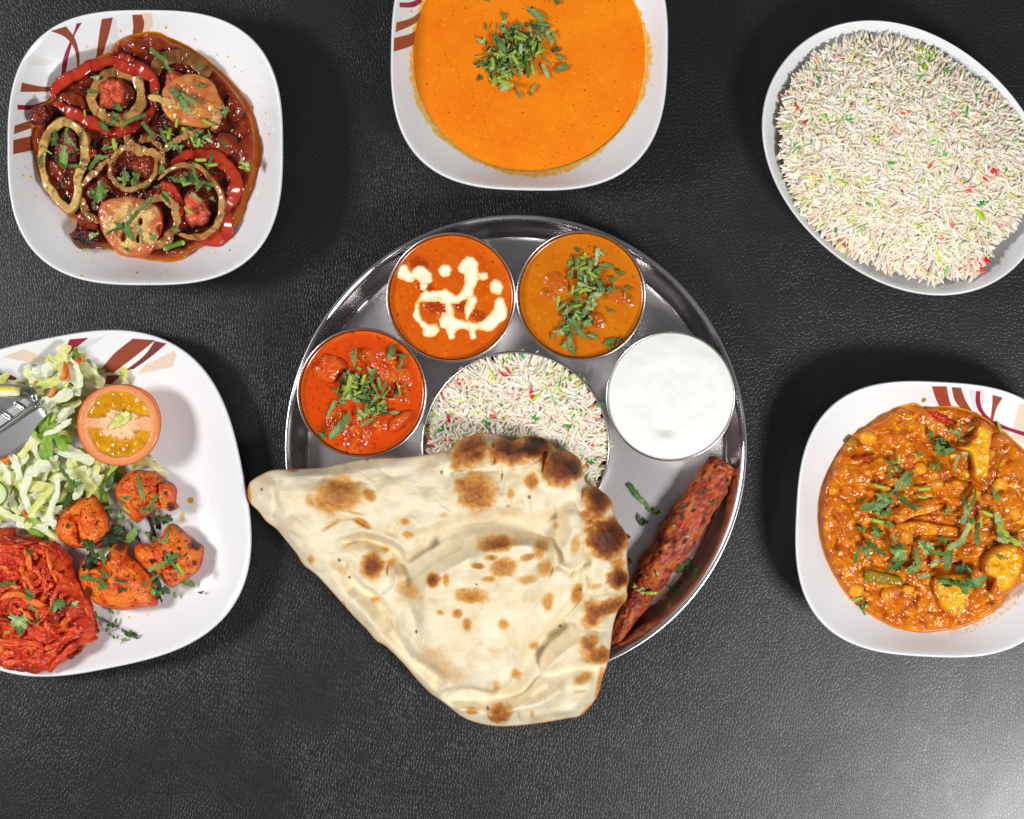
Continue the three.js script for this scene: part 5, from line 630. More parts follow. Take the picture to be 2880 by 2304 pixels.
  const L = z([[860, 375, 50, 60, 3, 1, 0.004], [930, 465, 80, 160, 4, 1, 0.005], [910, 420, 60, 10, 0, 3, 0.003], [1000, 370, 60, 60, 5, 0, 0.005], [1030, 340, 34, 100, 8, 0, 0.005], [1045, 410, 30, 0, 2, 0, 0.005], [1065, 480, 50, 110, 1, 2, 0.006], [1010, 540, 60, 120, 9, 2, 0.006], [910, 545, 36, 80, 2, 1, 0.004], [630, 535, 50, 10, 3, 1, 0.004], [675, 515, 28, 90, 12, 4, 0.004], [790, 488, 30, 20, 1, 1], [620, 620, 30, 30, 2, 1, 0.004], [690, 640, 66, 130, 9, 0, 0.006], [720, 640, 70, 115, 8, 0, 0.005], [565, 677, 40, 15, 12, 4, 0.004], [645, 710, 60, 150, 10, 0, 0.005], [580, 740, 60, 30, 0, 0, 0.005], [820, 687, 48, -10, 12, 4, 0.005], [698, 732, 30, 0, 12, 4, 0.005], [810, 735, 26, 0, 12, 4, 0.004], [530, 785, 92, -8, 11, 1, 0.006], [560, 820, 50, 70, 4, 0, 0.004], [610, 830, 50, 120, 5, 1, 0.005], [725, 780, 80, 12, 7, 1, 0.005], [780, 785, 40, 20, 10, 1, 0.006], [955, 820, 46, 110, 2, 0, 0.004], [552, 878, 40, 0, 12, 4, 0.005], [610, 890, 44, 20, 8, 1, 0.005], [545, 940, 66, 130, 6, 1, 0.005], [460, 920, 50, 10, 3, 1, 0.004], [1090, 740, 84, 145, 8, 1, 0.006], [1050, 760, 50, 60, 2, 1, 0.005], [1125, 575, 36, 120, 7, 1, 0.007], [1135, 618, 20, 0, 2, 1, 0.006], [1230, 710, 40, 60, 5, 0, 0.005], [1240, 740, 30, 40, 4, 0, 0.005], [1060, 840, 80, 120, 10, 2, 0.008], [1090, 870, 44, 10, 0, 1, 0.005], [1130, 950, 80, 75, 9, 1, 0.007], [1185, 835, 50, 20, 12, 4, 0.005], [1148, 880, 32, 90, 12, 4, 0.005], [1055, 940, 70, 100, 7, 2, 0.007], [1010, 1010, 76, 150, 11, 2, 0.007], [965, 1090, 80, 105, 8, 1, 0.007], [935, 985, 60, 30, 3, 1, 0.006], [905, 1050, 80, 5, 9, 1, 0.006], [830, 1020, 70, 40, 4, 2, 0.007], [800, 1010, 44, 130, 2, 2, 0.008], [675, 1050, 96, 70, 6, 0, 0.006], [660, 1130, 80, 135, 0, 1, 0.006], [650, 975, 34, 60, 2, 0, 0.005], [540, 1030, 80, 40, 10, 1, 0.007], [440, 1070, 66, 130, 9, 1, 0.006], [490, 1040, 60, 90, 3, 1, 0.006], [780, 1090, 70, 80, 9, 0, 0.006], [760, 1150, 66, 150, 5, 0, 0.006], [885, 1115, 56, 110, 3, 2, 0.006], [1035, 1150, 70, 10, 2, 3, 0.006], [1085, 1155, 30, 30, 8, 0, 0.006], [965, 1225, 96, 15, 2, 1, 0.011], [1110, 1225, 100, -12, 3, 1, 0.012], [1060, 1255, 76, 85, 6, 1, 0.011], [1265, 1085, 44, 40, 3, 0, 0.014], [1255, 910, 100, 85, 10, 2, 0.008], [1310, 950, 100, 40, 9, 4, 0.01], [1280, 985, 60, 150, 3, 2, 0.012], [1390, 1000, 60, 60, 2, 2, 0.01], [1255, 335, 30, 90, 12, 4, 0.004], [1090, 340, 26, 150, 7, 2, 0.004], [820, 1195, 40, 170, 7, 2, 0.005], [1345, 1350, 14, 0, 2, 2, 0.002]]);
  garnish('coriander leaves and stalks scattered over the chickpea curry', [B5.cx, 0.035, B5.cz], hh, L, z([[600, 760, 60, 90, 8, 0.004, 30], [470, 1360, 40, 40, 5, 0.001, 34], [950, 430, 40, 40, 5, 0.003, 34]]).map(([u, v, a, b, n, h, s]) => [u, v, a * f, b * f, n, h, s]), 18);
}

// ---------------------------------------------------------------- salad plate
{
  const z = ZM(0, 980, 3.317), f = 1 / 3.317, y9 = ZM(0, 900, 1.6905), r = rngOf(71);
  const reg = z([[-500, 250], [-300, 150], [60, 300], [250, 300], [370, 210], [420, 100], [560, 20], [640, 40], [740, 60], [760, 140], [900, 220], [960, 300], [880, 380], [740, 520], [720, 700], [760, 950], [900, 1060], [1150, 1090], [1300, 1080], [1180, 1160], [1060, 1330], [940, 1420], [760, 1430], [620, 1600], [520, 1760], [330, 1730], [120, 1700], [-100, 1600], [-500, 1500]]);
  const edge = (u, v) => { const [d] = lineD(u, v, reg.concat([reg[0]])); return inPoly(reg, u, v) ? d : -d; };
  const plate = (u, v) => B4.hUV(u, v, 0.012);
  const mound = (u, v) => plate(u, v) + 0.001 + 0.017 * ss(-6, 70, edge(u, v)) + 0.003 * fbm(u * 0.02, v * 0.02, 2, 4);
  const g = thing('shredded_lettuce', 'heap of shredded pale lettuce on the salad plate', 'salad', P(120, 1330, 0.01));
  const leafM = std({ vertexColors: true, roughness: 0.42, ior: 1.38, side: THREE.DoubleSide, transmission: 0.2, thickness: 0 });
  const white = C(246, 248, 228), yel = C(242, 236, 160), lime = C(208, 218, 104), green = C(150, 188, 66), pale = C(238, 242, 196);
  function shred(u, v, len, wid, deg, tone, seed, lift) {
    const n = 22, m = 6, pos = [], cl = [], idx = [], a = deg * PI / 180, bend = (n3(seed, 1, 2)) * 1.1, arch = 0.10 + 0.35 * abs(n3(seed, 4, 2)), cup = 1.6 * n3(seed, 7, 2), tw = 2.2 * n3(seed, 9, 5), L = len * S, W = wid * S;
    const y0 = mound(u, v) + lift, p0 = P(u, v, y0), base = [white, yel, lime, green, pale][tone], tip = [pale, lime, green, C(104, 152, 40), yel][tone];
    for (let i = 0; i <= n; i++) for (let j = 0; j <= m; j++) {
      const t = i / n - 0.5, q = j / m * 2 - 1, w = W * 0.5 * (0.75 + 0.5 * n3(t * 4, seed, 12)) * (1 - pow(abs(2 * t), 8) * 0.6) * (1 + 0.05 * n3(t * 26, q > 0 ? 2 : 6, seed));
      const ang = tw * t + 0.4 * n3(t * 5, seed, 3), X = t * L, Zc = 0.7 * bend * L * (t * t - 0.08) + 0.05 * L * n3(t * 3, seed, 21), zz = q * w * cos(ang), yy = arch * L * (0.2 - t * t) * 0.9 + q * w * sin(ang) + cup * w * (q * q - 0.4) * 0.6 + 0.10 * W * n3(t * 6 + q, q * 2, seed + 4);
      const lx = X, lz = Zc + zz; pos.push(p0[0] + lx * cos(a) - lz * sin(a), max(plate(u, v) + 0.0008, y0 + yy), p0[2] + lx * sin(a) + lz * cos(a));
      const k = clamp(0.45 + 0.9 * n3(t * 3, seed, 31) + 0.35 * q); let c = mixc(base, tip, k * 0.7); c = mixc(c, white, 0.6 * ss(0.75, 0.95, 1 - abs(q - 0.2) * 1.6) * (tone > 1 ? 1 : 0.2)); cl.push(...mixc(c, [c[0] * 0.86, c[1] * 0.9, c[2] * 0.8], clamp(0.5 + 1.5 * n3(t * 22, q * 4, seed + 9)))); }
    for (let i = 0; i < n; i++) for (let j = 0; j < m; j++) { const A = i * (m + 1) + j, B = A + 1, D = A + m + 1, E = D + 1; idx.push(A, B, D, B, E, D); }
    part('lettuce_shred', build(pos, idx, cl), leafM, g);
  }
  const bb = [-90, 985, 395, 1560]; let made = 0;
  for (let k = 0; made < 200 && k < 4000; k++) { const u = lerp(bb[0], bb[2], r()), v = lerp(bb[1], bb[3], r()), e = edge(u, v); if (e < 4) continue; const q = r(), lay = made / 200, tone = lay < 0.4 ? (q < 0.35 ? 1 : q < 0.7 ? 2 : q < 0.9 ? 3 : 4) : (q < 0.36 ? 0 : q < 0.56 ? 4 : q < 0.78 ? 1 : q < 0.93 ? 2 : 3); shred(u, v, (58 + 62 * r()) * min(1, 0.6 + e / 60), 20 + 28 * r(), r() * 360, tone, made * 1.37 + 2, -0.006 + 0.012 * lay + 0.002 * r()); made++; }
  for (const [x, y, l, w, d, tone, lift] of [[690, 990, 118, 58, 20, 0, 0.012], [440, 860, 112, 50, 100, 3, 0.006], [400, 700, 90, 44, 80, 3, 0.006], [530, 830, 90, 34, 60, 3, 0.007], [480, 320, 100, 34, 165, 1, 0.009], [690, 230, 90, 46, 70, 0, 0.008], [840, 240, 96, 40, 35, 4, 0.008], [580, 90, 80, 46, 110, 1, 0.008], [470, 170, 70, 40, 90, 1, 0.006], [350, 250, 90, 28, 40, 0, 0.006], [1150, 260, 50, 30, 90, 1, 0.002], [640, 420, 74, 52, 160, 0, 0.006], [640, 560, 80, 30, 150, 4, 0.008], [540, 740, 90, 18, 150, 0, 0.010], [250, 1240, 90, 26, 110, 0, 0.010], [340, 1130, 80, 44, 150, 0, 0.010], [500, 1400, 120, 24, 105, 0, 0.010], [380, 1430, 110, 24, 130, 1, 0.010], [240, 1420, 100, 22, 70, 0, 0.009], [150, 1100, 80, 26, 70, 0, 0.008], [840, 1200, 80, 30, 130, 1, 0.006], [940, 1130, 70, 36, 140, 2, 0.005], [1010, 1180, 90, 22, 130, 2, 0.005], [1440, 1090, 90, 22, 40, 4, 0.003], [1330, 1070, 70, 24, 160, 1, 0.003], [880, 1280, 80, 24, 130, 1, 0.004], [300, 1640, 90, 34, 10, 0, 0.009], [430, 1690, 100, 26, 30, 4, 0.004], [100, 1560, 80, 30, 20, 4, 0.008], [40, 1150, 80, 24, 60, 0, 0.008], [600, 610, 60, 30, 150, 0, 0.010], [700, 60, 46, 22, 100, 3, 0.004]]) { const [u, v] = z([[x, y]])[0]; shred(u, v, l, w, d, tone, x * 0.173 + y * 0.31, lift); }
  const carM = std({ color: col(C(226, 120, 36)), roughness: 0.4 });
  for (const [x, y, l, d] of [[590, 210, 60, 100], [620, 230, 50, 80], [680, 120, 30, 130], [740, 110, 34, 150], [50, 1030, 46, 150], [20, 1050, 40, 20], [480, 400, 40, 120], [240, 1560, 40, 60], [330, 330, 30, 80]]) { const [u, v] = z([[x, y]])[0], a = d * PI / 180, q = [[u - cos(a) * l / 2, v - sin(a) * l / 2], [u + 3, v + 2], [u + cos(a) * l / 2, v + sin(a) * l / 2]]; const m = part('carrot_shred', tube(q, (a2, b2) => mound(a2, b2) + 0.007, { n: 14, m: 6, w: 0.0016, t: 0.0011, seed: x }), carM, g); m.castShadow = true; }
  // cucumber slice at the frame edge
  { const [u, v] = z([[-45, 1355]])[0], y = mound(15, 1385) + 0.012, R1 = 120 * f; solo('cucumber_slice', polar(u, v, () => R1, 20, 60, y, (a, b, q) => y + 0.0022 * (1 - pow(q, 8)) + 0.0003 * n3(a * 0.2, b * 0.2, 3), (a, b, q) => mixc(C(206, 222, 160), C(52, 112, 40), ss(0.86, 0.95, q)), (a, b, q) => y - 0.002 * (1 - pow(q, 8))), moist, P(u, v, y), 'cucumber slice with dark green skin at the left edge of the picture', 'cucumber'); }
  // tomato half
  { const [u, v] = z([[1110, 711]])[0], rp = 391 * f, y = 0.037, T = (t) => rp * (1 + 0.018 * cos(2 * t + 0.6) + 0.012 * cos(3 * t + 2) - 0.01 * cos(4 * t)), o = thing('tomato_half', 'halved tomato lying cut side up on the lettuce', 'tomato', P(u, v, 0.018));
    const zone = (a, b) => { const X = (a - u) / rp, Y = (b - v) / rp, q = hypot(X, Y), t = atan2(Y, X), w = 0.05 * n3(X * 4, Y * 4, 3); const cav = ss(0.82, 0.75, hypot(X * 1.02, Y * 0.98) + w) * max(ss(-0.12, -0.19, Y + w * 1.2 + 0.08 * X * X), ss(0.08, 0.15, Y + w - 0.05 * X)) * ss(0.2, 0.3, hypot(X * 0.62, (Y - (Y < 0 ? -0.12 : 0.12)) * 1.15) + 0.09 * n3(cos(t) * 3, sin(t) * 3, 8) + 0.02 * cos(17 * t)); return [cav, q, t, X, Y]; };
    part('cut_face', polar(u, v, (t) => T(t) * 0.985, 110, 300, y, (a, b) => { const [c, q] = zone(a, b); return y - 0.0016 * c + 0.0009 * c * n3(a * 0.07, b * 0.07, 3) + 0.0003 * fbm(a * 0.05, b * 0.05, 3, 6) - 0.0016 * ss(0.93, 1, q); }, (a, b) => { const [c, q, t, X, Y] = zone(a, b); let k = mixc(C(234, 172, 124), C(228, 138, 84), ss(0.7, 0.95, q)); k = mixc(k, C(238, 206, 156), 0.85 * ss(0.5, 0.15, hypot(X * 0.75, (abs(Y) - 0.16) * 1.3)) ); k = mixc(k, C(220, 120, 66), 0.5 * speck(a, b, 0.12, 0.3, 5)); const gel = mixc(C(220, 156, 14), C(190, 122, 8), clamp(0.5 + 1.4 * fbm(a * 0.04, b * 0.04, 3, 9))); const ray = ss(0.8, 1, cos(23 * t + 4 * n3(X * 2, Y * 2, 5))) * ss(0.62, 0.4, q) * 0.5; return mixc(mixc(k, gel, c), C(230, 184, 60), c * ray * 0.7); }), wet, o);
    part('skin', polar(u, v, T, 30, 200, y, (a, b, q) => y - 0.0012 - 0.004 * ss(0.97, 0.88, q), (a, b) => mixc(C(222, 120, 60), C(206, 92, 48), clamp(0.5 + fbm(a * 0.03, b * 0.03, 2))), (a, b, q) => y - 0.003 - 0.019 * sqrt(max(0, 1 - q * q))), moist, o);
    const pts2 = z([[1010, 760], [1050, 690], [1100, 620], [1200, 585], [1212, 660], [1160, 710], [1070, 745]]); solo('lettuce_scrap', puff(pts2, { base: () => y + 0.0004, h: 0.0022, eq: 0.2, amp: 0.0012, freq: 0.08, wobble: 0.12, seed: 5, href: y, color: (a, b, q) => mixc(C(232, 226, 150), C(196, 206, 96), clamp(0.5 + 2 * fbm(a * 0.08, b * 0.08, 2, 5))) }), moist, P(334, 1187, y), 'small yellow lettuce scrap in the middle of the tomato half', 'lettuce'); }
  // lemon squeezer with its wedge
  { const k = ZM(0, 1080, 7.19), kf = 1 / 7.19, o = thing('lemon_squeezer', 'steel wing-shaped lemon squeezer at the left edge of the picture', 'squeezer', P(40, 1180, 0.03));
    const L0 = k([[-300, 1210]])[0], L1 = k([[740, 455]])[0], nrm = (u, v) => ((u - L0[0]) * (L1[1] - L0[1]) - (v - L0[1]) * (L1[0] - L0[0])) / hypot(L1[0] - L0[0], L1[1] - L0[1]);   // positive above the spine
    const Y = 0.041;
    const sheet = (name, ps, hf, c, mat) => { const q = k(ps), [cu, cv] = c ? k([c])[0] : centre(q), Rr = outline(q, cu, cv, false); part(name, polar(cu, cv, Rr, 60, 220, Y, (u, v, s) => hf(u, v) + 0.0005 * (1 - pow(s, 30)), null, (u, v, s) => hf(u, v) - 0.0006 * (1 - pow(s, 30))), mat || steelShiny, o); };
    const ribs = [k([[-60, 480], [40, 560], [200, 670]]), k([[310, 390], [450, 470]])];
    sheet('wing', [[-500, 330], [-200, 300], [0, 280], [250, 262], [490, 256], [560, 275], [640, 335], [705, 400], [745, 460], [560, 600], [300, 790], [0, 1000], [-300, 1215], [-500, 1300]], (u, v) => { const d = nrm(u, v); let h = Y - 0.002 - 0.002 * ss(0, 46, d) + 0.0030 * sqrt(max(0, 1 - pow((d - 5) / 11, 2))); for (const R2 of ribs) { const e = lineD(u, v, R2)[0]; h += 0.0022 * sqrt(max(0, 1 - pow(e / 6.5, 2))); } return h; }, [200, 620]);
    sheet('lower_jaw', [[-500, 1330], [-300, 1190], [0, 985], [300, 780], [560, 590], [770, 470], [800, 500], [885, 640], [700, 850], [565, 1050], [440, 1250], [345, 1425], [180, 1450], [0, 1495], [-300, 1560], [-500, 1600]], (u, v) => { const d = -nrm(u, v); return Y - 0.0035 - 0.0075 * clamp(d / 62) - 0.003 * ss(56, 78, d) - S * (0.08 * (u - 50) - 0.03 * (v - 1230)); }, [250, 1060]);
    sheet('back_jaw', [[-500, -40], [-200, -20], [0, -4], [300, 10], [640, 25], [700, 60], [712, 200], [722, 330], [770, 420], [730, 440], [640, 335], [560, 275], [490, 250], [250, 256], [0, 276], [-300, 300], [-500, 320]], (u, v) => Y - 0.011 + 0.005 * ss(1112, 1086, v) + 0.004 * ss(80, 98, u), [420, 150]);
    const pin = k([[700, 470], [800, 405], [905, 335]]); part('hinge_pin', tube(pin, () => Y - 0.004, { n: 30, m: 10, w: 30 * kf * S, t: 30 * kf * S, seed: 2, rough: 0, vary: 0, wf: (t) => t > 0.6 ? 1.1 : 0.8 }), steelShiny, o);
    const rimE = k([[-500, 1600], [-300, 1560], [0, 1495], [180, 1450], [345, 1425], [440, 1250], [565, 1050], [700, 850], [885, 640], [800, 500], [750, 440]]); part('rolled_edge', tube(rimE, (u, v) => { const d = -nrm(u, v); return Y - 0.0035 - 0.0075 * clamp(d / 62) - 0.003 * ss(56, 78, d) - S * (0.08 * (u - 50) - 0.03 * (v - 1230)); }, { n: 160, m: 8, w: 10 * kf * S, t: 10 * kf * S, rough: 0, vary: 0 }), steelShiny, o);
    const lw = k([[-400, 20], [0, 30], [280, 50], [335, 90], [350, 240], [280, 250], [0, 262], [-400, 275]]); solo('lemon_wedge', puff(lw, { base: () => Y - 0.009, h: 0.008, eq: 0.3, k: 0.4, amp: 0.0004, freq: 0.2, seed: 3, href: Y, color: (u, v) => mixc(C(236, 216, 70), C(236, 234, 196), ss(1097, 1102, v + 1.5 * n3(u * 0.2, v * 0.2, 3))) }), moist, P(20, 1100, Y), 'lemon wedge held in the steel squeezer', 'lemon'); }
  // chicken tikka
  const tk = ZM(240, 1300, 4.3125);
  const tc = (s, ch) => (u, v, q, t, y) => { let c = mixc(C(234, 122, 36), C(222, 84, 26), ss(-0.2, 0.3, fbm(u * 0.03, v * 0.03, 4, s))); c = mixc(c, C(232, 128, 40), ss(0.08, 0.4, fbm(u * 0.045, v * 0.045, 3, s + 3))); c = mixc(c, C(188, 34, 16), 0.85 * ss(0.12, 0.4, fbm(u * 0.028, v * 0.028, 3, s + 7)) + 0.45 * ss(0.8, 1, q)); c = mixc(c, C(120, 40, 20), 0.7 * ss(0.93, 1, q)); c = mixc(c, C(48, 30, 18), 0.9 * ss(0.42, 0.5, n3(u * 0.11, v * 0.11, s)) + 0.6 * ss(0.44, 0.5, n3(u * 0.25, v * 0.25, s + 2))); for (const [x, yy, rr] of ch) c = mixc(c, C(64, 26, 22), 0.92 * ss(rr, rr * 0.4, hypot(u - x, v - yy) + 6 * n3(u * 0.08, v * 0.08, s))); return c; };
  const tikka = (ps, hgt, s, chars, folds, label) => { const q = ps, [a, b] = centre(q), y0 = plate(a, b) + 0.0004; solo('chicken_tikka', puff(q, { base: () => y0, h: hgt, eq: 0.42, k: 0.55, p: 2.6, amp: 0.0021, freq: 0.03, seed: s, href: 0.022, rings: 64, segs: 200, wobble: 0.05, extra: (u, v) => { let h = 0.0007 * fbm(u * 0.2, v * 0.2, 2, s); for (const [L, w, d] of folds) h -= d * exp(-pow(lineD(u, v, L)[0] / w, 2)); return h; }, color: tc(s, chars) }), moist, P(a, b, y0), label, 'chicken'); };
  tikka(tk([[345, 400], [360, 280], [430, 190], [540, 110], [660, 92], [760, 112], [840, 110], [880, 170], [960, 220], [1050, 260], [1090, 320], [1100, 400], [1090, 500], [1125, 545], [1070, 590], [1010, 605], [950, 560], [860, 575], [760, 640], [660, 720], [610, 740], [540, 700], [470, 610], [410, 520]]), 0.026, 3, tk([[1040, 540, 16], [990, 380, 10], [350, 430, 8]]), [[tk([[885, 270], [880, 400], [900, 520]]), 5, 0.005], [tk([[660, 190], [675, 215]]), 6, 0.008], [tk([[400, 340], [600, 420], [840, 420]]), 9, 0.002]], 'orange grilled chicken chunk nearest the tomato half, curled at its right end');
  const t2 = ZM(0, 980, 3.317);
  tikka(t2([[500, 1690], [530, 1560], [600, 1480], [690, 1430], [800, 1380], [870, 1370], [920, 1440], [960, 1500], [1000, 1600], [1015, 1690], [985, 1790], [900, 1850], [770, 1870], [640, 1850], [540, 1790]]), 0.026, 9, t2([[860, 1380, 8], [660, 1650, 12], [1000, 1720, 8], [620, 1870, 16]]), [[t2([[660, 1560], [720, 1620], [740, 1800]]), 7, 0.007], [t2([[780, 1480], [760, 1600], [840, 1720]]), 6, 0.003]], 'grilled chicken chunk with a dark hole, beside the lettuce');
  tikka(tk([[580, 1090], [585, 1030], [640, 985], [710, 985], [740, 1005], [830, 960], [920, 890], [960, 800], [1020, 755], [1110, 770], [1190, 840], [1260, 920], [1330, 960], [1420, 1030], [1430, 1090], [1415, 1180], [1380, 1290], [1280, 1390], [1150, 1470], [1050, 1525], [960, 1490], [900, 1390], [820, 1320], [740, 1310], [660, 1240], [610, 1170]]), 0.027, 15, tk([[1340, 1010, 22], [1180, 825, 12], [830, 1190, 11], [1330, 1220, 10]]), [[tk([[830, 1000], [900, 1100], [860, 1220]]), 8, 0.003], [tk([[1000, 1270], [1120, 1250], [1200, 1290]]), 7, 0.004], [tk([[730, 1010], [760, 1060]]), 5, 0.003]], 'rightmost grilled chicken chunk with a charred corner');
  const t4 = ZM(0, 900, 1.6905);
  tikka(t4([[368, 1205], [380, 1150], [420, 1125], [480, 1140], [510, 1110], [530, 1070], [580, 1050], [605, 1075], [600, 1110], [640, 1140], [680, 1180], [730, 1230], [742, 1290], [738, 1360], [680, 1372], [590, 1385], [510, 1375], [440, 1345], [400, 1310], [375, 1260]]), 0.028, 21, t4([[575, 1075, 24], [430, 1290, 22], [520, 1130, 14], [585, 1280, 10]]), [[t4([[440, 1165], [490, 1160], [520, 1200], [500, 1230], [440, 1215]]), 8, 0.006], [t4([[640, 1160], [690, 1210], [700, 1240]]), 8, 0.004]], 'largest grilled chicken chunk, lowest of the four, touching the red onion bhaji');
  // onion bhaji
  { const b = ZM(0, 1460, 3.75), q = b([[-520, 1300], [-600, 900], [-560, 500], [-420, 200], [-200, 110], [0, 108], [110, 105], [170, 178], [300, 185], [430, 230], [520, 252], [640, 345], [700, 405], [745, 540], [820, 640], [840, 760], [900, 850], [930, 950], [965, 1050], [990, 1180], [960, 1270], [880, 1330], [830, 1400], [720, 1440], [670, 1520], [560, 1570], [510, 1620], [430, 1630], [330, 1640], [200, 1615], [0, 1575], [-250, 1500]]);
    const o = thing('onion_bhaji', 'bright red crisp onion bhaji at the left edge of the salad plate', 'bhaji', P(60, 1690, 0.01)), cu = 50, cv = 1690, R0 = outline(q, cu, cv);
    const c1 = C(214, 64, 34), c2 = C(226, 92, 40), c3 = C(180, 38, 28), c4 = C(104, 34, 28), c5 = C(234, 122, 44);
    const cc = (u, v) => { let c = mixc(c1, c2, ss(-0.2, 0.3, fbm(u * 0.03, v * 0.03, 4, 3))); c = mixc(c, c3, ss(0, 0.35, fbm(u * 0.04, v * 0.04, 3, 13))); c = mixc(c, c5, 0.7 * ss(0.2, 0.45, fbm(u * 0.03, v * 0.03, 3, 23))); return mixc(c, c4, 0.7 * ss(0.25, 0.5, fbm(u * 0.05, v * 0.05, 3, 33))); };
    const w = (u, v) => [u + 30 * n3(u * 0.012, v * 0.012, 3), v + 30 * n3(u * 0.012, v * 0.012, 8)];
    const hb = (u, v, s) => { const [x, y] = w(u, v); return plate(max(-200, u), v) * 0.6 + 0.010 + 0.020 * sqrt(max(0, 1 - pow(s, 2.6))) + (0.0062 * ridged(x * 0.014, y * 0.024, 3, 5) + 0.0022 * ridged(x * 0.05, y * 0.06, 2, 9) + 0.0007 * n3(u * 0.2, v * 0.2, 3)) * (1 - pow(s, 8)); };
    const R = (t) => R0(t) * (1 + 0.05 * fbm(cos(t) * 7, sin(t) * 7, 4, 3));
    part('body', polar(cu, cv, R, 130, 420, 0.03, hb, cc, (u, v, s) => plate(max(-200, u), v) * 0.6 + 0.010 - 0.006 * sqrt(max(0, 1 - s * s))), moist, o);
    const hUV = (u, v) => hb(u, v, min(1, hypot(u - cu, v - cv) / R(atan2(v - cv, u - cu)))), rr = rngOf(91);
    for (let i = 0; i < 74; i++) { const t = rr() * TAU, s = sqrt(rr()) * 0.97, Rt = R0(t), u = cu + cos(t) * Rt * s, v = cv + sin(t) * Rt * s; if (u < -60) continue; const a = s > 0.7 ? t + PI / 2 + (rr() - 0.5) * 1.1 : rr() * TAU, l = 34 + 66 * rr(), bd = (rr() - 0.5) * 40, ps = []; for (let k = 0; k <= 4; k++) { const e = k / 4 - 0.5; ps.push([u + cos(a) * l * e - sin(a) * bd * (0.25 - e * e) * 2, v + sin(a) * l * e + cos(a) * bd * (0.25 - e * e) * 2, 0.0016 + 0.0016 * rr()]); }
      const dark = rr() < 0.16, lite = rr() < 0.25; part('onion_strand', tube(ps, hUV, { n: 34, m: 9, w: (0.0011 + 0.0017 * rr()), t: 0.0007 + 0.0007 * rr(), seed: i, vary: 0.5, rough: 0.35, rollv: 2, tip: 5, color: (tt, aa, p) => { const k = cc(p.x * 3800 + i * 50, p.z * 3800); return dark ? mixc(k, c4, 0.75) : lite ? mixc(k, c5, 0.6) : k; } }), moist, o); }
    for (const [ps, dk] of [[[[820, 740], [880, 860], [930, 980], [980, 1100], [1030, 1200]], 0], [[[1040, 1250], [960, 1275], [860, 1290], [780, 1340], [700, 1400], [600, 1490], [520, 1620]], 0], [[[0, 1510], [120, 1550], [250, 1580], [400, 1600]], 1], [[[0, 855], [100, 800], [220, 800], [330, 870], [470, 910]], 2], [[[970, 1000], [990, 1110], [1040, 1200]], 1], [[[0, 1300], [150, 1290], [320, 1310], [450, 1330]], 0], [[[560, 540], [680, 640], [800, 740]], 0], [[[-40, 180], [120, 210], [260, 240], [400, 250]], 1]]) part('onion_strand', tube(b(ps).map(([x, y]) => [x, y, 0.0035]), hUV, { n: 50, m: 10, w: 0.0026, t: 0.0014, seed: dk + 5, vary: 0.5, rough: 0.35, rollv: 2, tip: 6, color: (tt, aa, p) => dk === 1 ? mixc(cc(p.x * 3800, p.z * 3800), c4, 0.7) : dk === 2 ? mixc(cc(p.x * 3800, p.z * 3800), c5, 0.8) : cc(p.x * 3800, p.z * 3800) }), moist, o);
    garnish('few large coriander leaves lying on the red onion bhaji', P(70, 1700, 0.035), hUV, b([[200, 1080, 92, 25, 2, 2, 0.004], [380, 1090, 60, 10, 3, 0, 0.004], [200, 1180, 50, 70, 5, 1, 0.003], [600, 910, 84, -8, 6, 1, 0.004], [770, 900, 46, -20, 3, 2, 0.005], [300, 790, 56, 50, 4, 1, 0.003], [380, 870, 34, 20, 2, 3, 0.003], [320, 370, 60, 30, 3, 3, 0.003], [80, 690, 66, 160, 0, 1, 0.003], [330, 940, 36, 30, 8, 0, 0.003], [390, 1010, 34, 90, 9, 0, 0.004], [690, 1060, 16, 100, 7, 3, 0.003], [75, 1195, 20, 0, 12, 4, 0.003]]), [], 19); }
  // coriander round the chicken
  const tikkaTop = (u, v) => plate(u, v) + 0.004;
  const onTop = [[660, 250, 56, 80, 9, 1], [680, 380, 44, 70, 8, 0], [490, 430, 44, 10, 3, 1], [450, 490, 30, 40, 2, 1], [500, 580, 26, 40, 12, 4], [780, 550, 66, -35, 3, 1], [850, 440, 34, -50, 8, 1], [720, 590, 44, 10, 2, 0], [1000, 890, 50, 100, 9, 1], [930, 960, 40, 20, 3, 0], [1010, 1170, 56, 80, 4, 1], [1080, 1150, 44, -30, 8, 1], [1060, 1240, 44, 40, 10, 1], [1140, 1320, 44, 0, 5, 0], [1150, 1290, 34, 60, 12, 4], [860, 1270, 60, -25, 9, 0], [240, 1360, 50, 40, 3, 1], [200, 1480, 50, 80, 4, 1], [60, 1420, 70, 10, 10, 1], [440, 1440, 44, 10, 9, 3], [460, 1545, 30, 30, 2, 3]];
  garnish('coriander scattered on the grilled chicken chunks', P(430, 1530, 0.03), (u, v) => 0.0335, tk(onTop), [], 20);
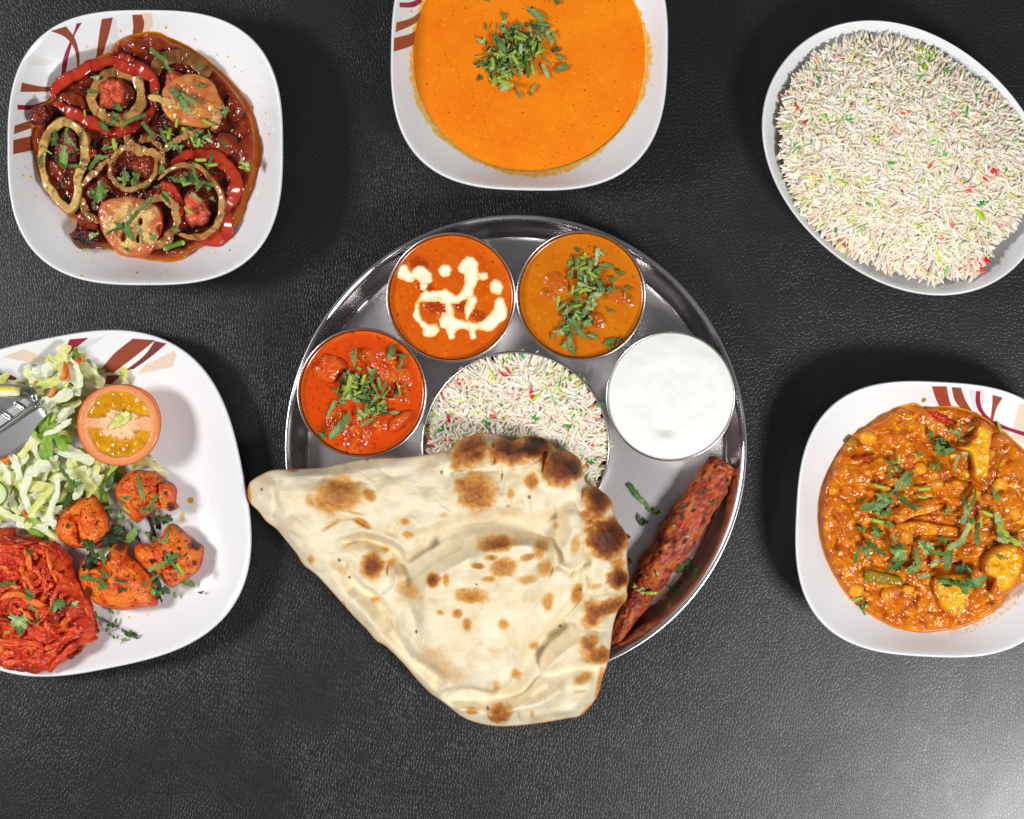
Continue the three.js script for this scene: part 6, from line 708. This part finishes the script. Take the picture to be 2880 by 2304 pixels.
  garnish('dark coriander tucked between the grilled chicken chunks', P(380, 1500, 0.012), tikkaTop, tk([[270, 570, 50, 10, 4, 3], [420, 660, 60, 80, 2, 0, 0.006], [280, 640, 44, 60, 9, 1, 0.004], [400, 800, 64, -10, 6, 0, 0.008], [330, 930, 110, -12, 2, 1, 0.012], [570, 780, 60, 60, 10, 0, 0.01], [560, 880, 74, -60, 8, 1, 0.01], [620, 890, 60, 80, 3, 3, 0.006], [800, 780, 70, 80, 9, 0, 0.008], [880, 760, 56, 60, 3, 0, 0.006], [800, 890, 60, 30, 5, 0, 0.008], [870, 640, 40, 90, 8, 3, 0.004], [980, 690, 66, -10, 2, 1, 0.006], [780, 1430, 76, -40, 10, 1, 0.02], [880, 1440, 60, 60, 8, 1, 0.018], [850, 1520, 70, 70, 4, 0, 0.012], [940, 1570, 76, 20, 2, 0, 0.01], [900, 1620, 56, 90, 3, 0, 0.006], [1230, 1460, 60, 15, 8, 1, 0.004], [1080, 1620, 30, 80, 2, 3], [1400, 1580, 26, -10, 3, 3], [80, 1060, 60, 80, 9, 1, 0.02], [180, 1090, 70, 140, 8, 1, 0.02], [60, 1200, 90, 110, 5, 2, 0.02], [200, 1160, 60, 40, 11, 1, 0.02], [30, 1000, 60, 40, 4, 0, 0.02]]).map(a => { a[5] = [3, 0, 1, 3, 5][floor(abs(a[0] * 7 + a[1] * 13)) % 5]; return a; }), [], 22);
  garnish('coriander bits on white glaze below the largest chicken chunk', P(320, 1760, 0.008), (u, v) => plate(u, v) + 0.001, y9([[525, 1450, 44, 40, 2, 3, 0.003], [510, 1470, 40, 130, 3, 0, 0.003], [550, 1440, 30, 100, 8, 3], [610, 1490, 62, 25, 3, 3, 0.002], [640, 1505, 34, 0, 4, 3], [590, 1520, 30, 150, 1, 0], [540, 1508, 20, 80, 2, 3], [575, 1538, 8, 0, 2, 3], [460, 1410, 44, 90, 4, 0, 0.003], [525, 1380, 40, 60, 3, 1, 0.004], [1010, 870, 5, 0, 2, 3], [1125, 1300, 8, 0, 2, 3]]), [], 23);
  garnish('long green herb leaf lying on the lettuce by the chicken', P(190, 1390, 0.03), (u, v) => mound(u, v) + 0.010, z([[630, 1180, 86, 70, 11, 1, 0.004], [690, 1280, 84, 150, 3, 1, 0.004], [620, 1420, 64, 110, 10, 3, 0.002], [1030, 1230, 60, 115, 8, 3, 0.001]]), [], 24);
}
//END2
renderer.render(scene, camera);
